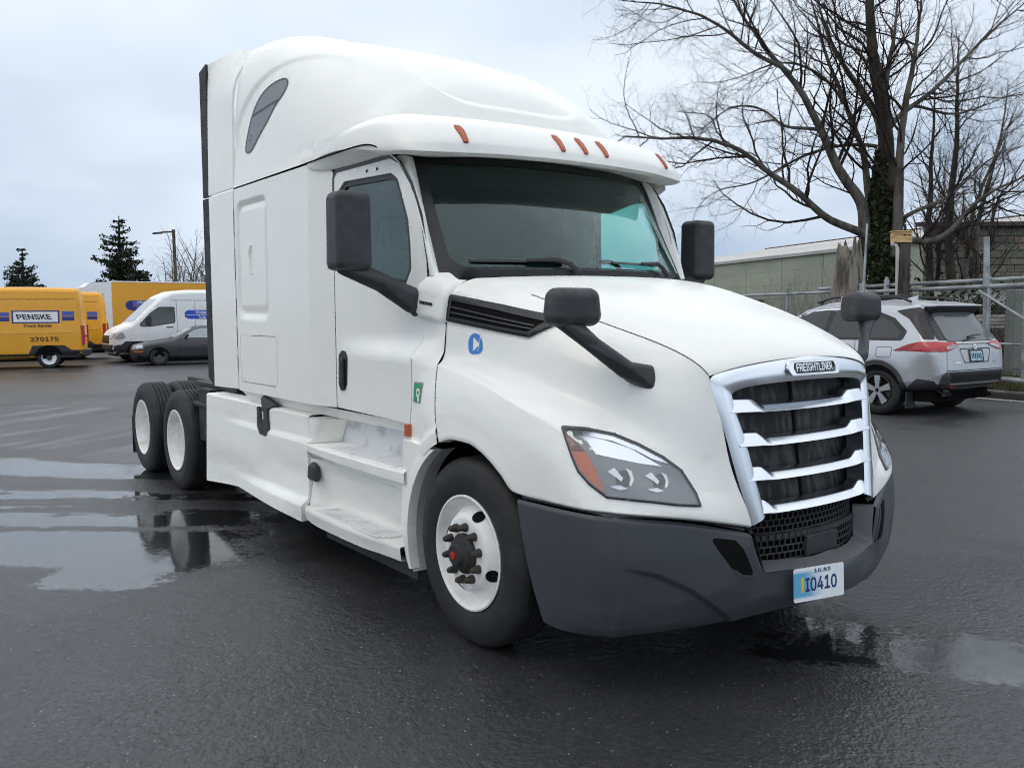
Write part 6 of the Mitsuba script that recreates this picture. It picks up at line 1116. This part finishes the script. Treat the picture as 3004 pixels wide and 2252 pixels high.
MAIN = {"trunk":[[[-7.37,14.98,2.24],[-7.42,15.02,3.12],[-7.48,15.07,3.99],[-7.53,15.12,4.86],[-7.58,15.16,5.74],[-7.7,15.11,6.52],[-7.85,15.04,7.48],[-7.94,15.03,8.44],[-8.0,15.07,9.31]],0.3],"L1":[[[-7.59,14.82,3.29],[-7.62,14.52,3.48],[-8.02,13.74,3.83],[-8.33,13.11,4.37],[-8.63,12.48,4.82],[-8.85,11.95,5.21],[-9.1,11.36,5.47],[-9.38,10.7,5.53],[-9.7,9.98,5.5],[-9.94,9.37,5.51]],0.105],"L2":[[[-7.65,14.73,3.16],[-7.67,14.59,3.63],[-7.68,14.47,4.19],[-7.86,14.13,4.69],[-8.05,13.8,5.36],[-8.26,13.44,6.16],[-8.47,13.08,6.85],[-8.69,12.68,7.34],[-8.85,12.35,7.77],[-9.04,11.99,8.24],[-9.15,11.73,8.7]],0.15],"L2b":[[[-8.49,12.9,6.95],[-8.63,12.54,7.14],[-8.76,12.18,7.27],[-8.9,11.83,7.49],[-8.98,11.55,7.66],[-9.26,11.01,7.96],[-9.77,10.15,8.17],[-10.32,9.22,8.21]],0.055],"L3":[[[-7.94,15.45,3.97],[-8.16,15.44,4.7],[-8.33,15.51,5.45],[-8.6,15.44,6.2],[-8.88,15.36,6.96],[-9.19,15.24,7.82],[-9.45,15.2,8.69],[-9.72,15.14,9.57]],0.1],"L4":[[[-7.64,15.09,5.78],[-7.77,15.13,6.19],[-8.16,14.88,6.97],[-8.53,14.64,7.66],[-8.81,14.52,8.36],[-9.06,14.47,9.24]],0.1],"T2":[[[-7.06,14.82,2.96],[-7.02,14.84,3.93],[-7.03,14.86,5.4],[-6.96,14.92,6.44],[-6.88,15.02,7.67],[-6.82,15.07,8.64]],0.14],"T3":[[[-7.77,15.46,6.06],[-7.89,15.68,7.03],[-7.94,15.98,7.88],[-8.0,16.27,8.78],[-8.09,16.51,9.47]],0.09],"R1":[[[-7.63,15.46,5.95],[-7.57,15.82,6.29],[-7.35,16.4,6.72],[-7.04,17.15,7.46],[-6.77,17.83,8.13],[-6.55,18.44,8.67],[-6.27,19.13,9.26]],0.07],"R2":[[[-7.06,14.84,3.09],[-6.83,14.85,3.33],[-6.46,15.0,3.27],[-6.01,15.32,3.54],[-5.66,15.51,4.01],[-5.29,15.72,4.29],[-4.79,16.11,4.6]],0.095],"R3":[[[-7.46,15.38,3.57],[-7.31,15.99,4.03],[-7.11,16.63,4.27],[-6.99,17.17,4.52],[-6.72,17.95,5.1],[-6.19,19.08,5.63]],0.06],"R4":[[[-7.64,16.03,6.46],[-7.56,16.79,6.54],[-7.42,17.6,6.48],[-7.24,18.52,6.71],[-6.69,19.98,7.26]],0.045],"L5":[[[-7.95,15.49,5.57],[-8.52,15.18,5.67],[-9.0,14.97,5.63],[-9.64,14.51,5.36],[-10.2,14.15,5.03],[-10.79,13.78,4.88],[-11.5,13.18,4.2]],0.05],"L6":[[[-8.48,14.9,6.56],[-8.59,14.47,7.0],[-8.85,13.65,7.34],[-8.93,12.67,7.14],[-9.16,11.79,6.77],[-9.46,11.02,6.64]],0.04],"L7":[[[-8.18,13.66,5.75],[-8.71,13.65,5.9],[-9.23,13.64,6.05],[-9.74,13.67,6.45],[-10.48,13.37,6.64],[-11.11,13.14,6.31],[-11.99,12.63,6.36]],0.045]}
SMALL = {"a":[[[-8.89,19.72,2.49],[-8.99,19.78,3.91],[-9.07,19.88,5.48],[-9.14,20.0,7.05],[-9.13,20.17,8.2]],0.13],"b":[[[-9.05,21.21,2.52],[-9.16,21.26,3.99],[-9.22,21.33,5.08],[-9.23,21.5,6.44],[-9.26,21.67,8.08],[-9.3,21.81,9.44]],0.17],"c":[[[-9.15,21.93,2.53],[-9.19,22.07,4.03],[-9.08,22.38,5.14],[-8.85,22.84,6.25],[-8.6,23.36,7.59]],0.11],"d":[[[-7.5,19.92,2.45],[-7.54,20.05,3.81],[-7.49,20.21,4.51],[-7.28,20.56,5.01],[-6.95,21.07,5.41]],0.1],"e":[[[-9.81,21.88,2.55],[-9.8,22.1,4.19],[-9.63,22.48,5.21],[-9.33,23.12,6.91]],0.1],"f":[[[-9.67,23.77,2.57],[-9.78,23.79,3.87],[-9.68,24.09,5.05],[-9.52,24.58,7.11],[-9.52,24.81,8.75]],0.12],"g":[[[-9.3,22.57,2.55],[-9.48,22.5,3.79],[-9.97,22.02,5.22],[-10.28,21.76,6.47]],0.09]}
rng = np.random.default_rng(21)
BTR = thing('bare_tree', 'large bare deciduous tree with many limbs and ivy-dark trunk behind the suv', 'tree')
br1, tw = Twigs(), Twigs()
def foot(P, g): P = np.array(P); return np.vstack([[P[0][0]+0.02, P[0][1], g], P])
for n, (P, r) in MAIN.items():
    P = foot(P, 0.45) if n == 'trunk' else np.array(P)
    q, L = smooth_line(P, 44 if n in ('trunk', 'L1', 'L2', 'T2') else 30)
    q = q+np.cumsum(rng.normal(size=q.shape)*0.010, 0)*np.linspace(0, 1, len(q))[:, None]
    rr = r*0.92*np.linspace(1, 0.14, len(q))
    if n == 'trunk': rr = np.interp(q[:, 2], [0.4, 0.8, 2.2, 3.4, 4.5, 6, 9.4], [0.52, 0.44, 0.36, 0.32, 0.22, 0.15, 0.08])
    part(BTR, 'trunk' if n == 'trunk' else 'limb', tube(q, rr, 14 if r > 0.08 else 9), 'mat_bark' if n != 'trunk' else 'mat_bark_dark', True)
    sub_q = q if n != 'trunk' else q[22:]
    grow(sub_q, L*(0.45 if n == 'trunk' else 1.0), r*0.7, rng, 0, [br1, tw], (3.6, 5.2, 6.0), (2.6, 0.95, 0.30), (0.07, 0.05, 0.0), 0.18)
k = part(BTR, 'branches', br1.mesh(), 'mat_twig', True); labels[k] = {'kind': 'stuff'}
k = part(BTR, 'twigs', tw.mesh(), 'mat_twig', False); labels[k] = {'kind': 'stuff'}
def leaf_cloud(P, size, rng, flat=0.5):
    n = len(P); a = rng.normal(size=(n, 3)); a /= np.linalg.norm(a, axis=1, keepdims=True); b = np.cross(a, rng.normal(size=(n, 3))); b /= np.linalg.norm(b, axis=1, keepdims=True); s = size*rng.uniform(0.6, 1.3, (n, 1))
    v = np.stack([P-a*s, P+b*s*0.6, P+a*s, P-b*s*0.6], 1).reshape(-1, 3); i = np.arange(n)*4
    return TM(v, np.vstack([np.stack([i, i+1, i+2], 1), np.stack([i, i+2, i+3], 1)]))
tz = rng.uniform(0.5, 5.4, 9000); ta = rng.uniform(0, 2*np.pi, 9000); tr_ = np.interp(tz, [0.5, 2, 3.4, 5.4], [0.56, 0.46, 0.40, 0.16])*rng.uniform(0.86, 1.22, 9000)
keep = meshkit.fbm(np.stack([ta*1.2, tz*1.4, 0*tz], -1), 3, 2) > 0.36+0.05*np.maximum(tz-3.2, 0); tx0 = np.interp(tz, [0.4, 2.2, 5.7], [-7.35, -7.37, -7.58]); ty0 = np.interp(tz, [0.4, 2.2, 5.7], [14.98, 14.98, 15.16])
k = part(BTR, 'ivy', leaf_cloud(np.stack([tx0+tr_*np.cos(ta), ty0+tr_*np.sin(ta), tz], 1)[keep], 0.055, rng), 'mat_ivy', False); labels[k] = {'kind': 'stuff'}
LB = ['slim bare tree first to the right of the ivy-clad tree', 'tallest slim bare tree right of the big tree, forking high up', 'slim bare tree leaning right beside the tallest slim one', 'slim bare tree bending right behind the gate post', 'crooked bare tree between the slim trunks, leaning right', 'farthest bare tree right of the slim trunks', 'thin bare tree leaning left towards the big tree']
for (n, (P, r)), lab in zip(SMALL.items(), LB):
    t_ = thing('slim_tree', lab, 'tree', 'slim bare trees behind the fence')
    q, L = smooth_line(foot(P, 0.5), 30); q = q+np.cumsum(rng.normal(size=q.shape)*0.015, 0)
    part(t_, 'trunk', tube(q, r*np.linspace(1.05, 0.07, 30), 9), 'mat_bark_dark' if n in 'abde' else 'mat_bark', True)
    b1, t1 = Twigs(), Twigs(); grow(q, L, r*0.6, rng, 0, [b1, t1], (3.6, 5.6, 6.5), (1.8, 0.75, 0.28), (0.12, 0.06, 0.0), 0.25)
    k = part(t_, 'branches', b1.mesh(), 'mat_twig', True); labels[k] = {'kind': 'stuff'}; k = part(t_, 'twigs', t1.mesh(), 'mat_twig', False); labels[k] = {'kind': 'stuff'}
# brush along the fence and under the warehouse wall
def brush(key, lab, centres, H, nst, mat, rng, group=None):
    t_ = thing(key, lab, 'bush', group); tws = Twigs()
    for c in centres:
        for i in range(nst):
            d = np.array([rng.normal()*0.35, rng.normal()*0.35, 1.0]); L = H*rng.uniform(0.5, 1.1); q = shoot(np.array(c)+np.array([rng.normal()*0.35, rng.normal()*0.35, 0]), d, L, rng, 7, 0.03, 0.12)
            tws.add(q, np.linspace(0.012, 0.003, 7), 3); grow(q, L, 0.012, rng, 0, [tws], (3.2, 3.5), (0.6, 0.28), (0.05, 0.02, 0), 0.15)
    k = part(t_, 'stems', tws.mesh(), mat, False); labels[k] = {'kind': 'stuff'}; return t_
brush('brush', 'pale winter brush in front of the warehouse left end', [(-20.5+1.2*i, 30.8-0.55*i, 0.6) for i in range(-3, 3)], 3.2, 12, 'mat_twig_pale', rng)
brush('brush', 'low tangled brush beneath the slim bare trees', [(-8.5+0.7*i, 18.2+0.25*i, 0.6) for i in range(6)], 1.5, 16, 'mat_twig', rng)
tk = thing('hedge', 'dark evergreen hedge clump behind the fence right of the big tree', 'hedge'); hp = rng.normal(size=(9000, 3))*[0.85, 0.5, 0.42]+[-7.2, 17.3, 1.25]; k = part(tk, 'leaves', leaf_cloud(hp, 0.06, rng), 'mat_ivy', False); labels[k] = {'kind': 'stuff'}; part(tk, 'stem', tube([(-7.2, 17.3, 0.4), (-7.2, 17.3, 1.4)], [0.06, 0.03], 6), 'mat_bark_dark')
# left background: conifers, bare tree, lamp post
def conifer(lab, base, H, R, seed, sparse):
    t_ = thing('conifer', lab, 'tree', 'conifers behind the vans'); r = np.random.default_rng(seed); x, y, z0 = base
    part(t_, 'trunk', tube([(x, y, 0), (x+0.1, y, H*0.5), (x, y+0.1, H*0.985)], [0.34, 0.2, 0.03], 8), 'mat_bark_dark', True)
    bg, P, z = Twigs(), [], H*0.10
    while z < H*0.985:
        f = (z/H); n = int(r.integers(5, 8)) if f < 0.8 else int(r.integers(3, 5))
        for i in range(n):
            L = R*(1-f)**0.80*r.uniform(0.55, 1.12)+0.22; a = r.uniform(0, 2*np.pi); d = np.array([math.cos(a), math.sin(a), -0.20+0.25*f])
            q = [np.array([x, y, z])]
            for s in range(7): d = d+np.array([0, 0, 0.065])+r.normal(size=3)*0.04; d /= np.linalg.norm(d); q.append(q[-1]+d*L/7)
            q = np.array(q); bg.add(q, np.linspace(0.05, 0.012, 8), 3)
            m = int((120 if f < 0.62 else 60)*L/2.0*sparse); tt = r.uniform(0.08, 1, m)**0.8*7; ii = np.minimum(tt.astype(int), 6); c = q[ii]+(q[ii+1]-q[ii])*(tt-ii)[:, None]
            P.append(c+r.normal(size=(m, 3))*np.array([0.17, 0.17, 0.10])*(0.45+0.9*(1-f))-np.array([0, 0, 0.09]))
        z += H*(0.030+0.018*f)*r.uniform(0.7, 1.3)
    k = part(t_, 'boughs', bg.mesh(), 'mat_bark_dark', False); labels[k] = {'kind': 'stuff'}; k = part(t_, 'needles', leaf_cloud(np.vstack(P), 0.10, r), 'mat_needles', False); labels[k] = {'kind': 'stuff'}
conifer('larger conifer behind the box truck, dense below with spiky open top', (-62.8, 11.0, 0), 8.85, 3.0, 5, 1.45)
conifer('smaller sparse conifer at far left behind the yellow van', (-81.6, 7.4, 0), 7.6, 2.9, 8, 1.3)
LP_ = thing('lamp_post', 'dark wooden lamp post with a short arm beside the conifer', 'lamp post'); part(LP_, 'post', tube([(-45.8, 10.13, 0), (-46.13, 10.15, 6.4)], [0.11, 0.085], 10), 'mat_timber'); part(LP_, 'arm', tube([(-46.1, 10.2, 6.3), (-46.5, 9.62, 6.26)], 0.05, 6), 'mat_timber'); part(LP_, 'lamp_head', hull_balls([((-46.5, 9.62, 6.23), 0.06), ((-46.75, 9.25, 6.20), 0.05)]), 'mat_steel_dark')
bt2 = thing('bare_tree', 'hazy bare tree beyond the box truck, beside the lamp post', 'tree'); b1, t1 = Twigs(), Twigs(); part(bt2, 'trunk', tube([(-52.3, 14.2, 0), (-52.3, 14.1, 2.5), (-52.6, 13.9, 4.2)], [0.22, 0.17, 0.10], 8), 'mat_bark', True)
for i in range(34):
    d = np.array([rng.normal()*0.5, rng.normal()*0.5+0.1, 1.0]); L = rng.uniform(3.4, 6.2)*(1-0.28*abs(d[1])); q = shoot((-52.4+rng.normal()*0.7, 13.5+rng.normal()*1.2, rng.uniform(1.6, 3.2)), d, L, rng, 9, 0.04, 0.10)
    b1.add(q, np.linspace(0.05, 0.01, 9), 4); grow(q, L, 0.04, rng, 0, [b1, t1], (2.2, 3.0, 4.0), (1.5, 0.7, 0.35), (0.06, 0.03, 0.0), 0.2)
k = part(bt2, 'branches', b1.mesh(), 'mat_twig_pale', True); labels[k] = {'kind': 'stuff'}; k = part(bt2, 'twigs', t1.mesh(), 'mat_twig_pale', False); labels[k] = {'kind': 'stuff'}
brush('brush', 'thin bare brush at the far left edge behind the yellow van', [(-60.5+0.5*i, 2.2+0.9*i, 0.2) for i in range(3)], 4.2, 10, 'mat_twig_pale', rng)
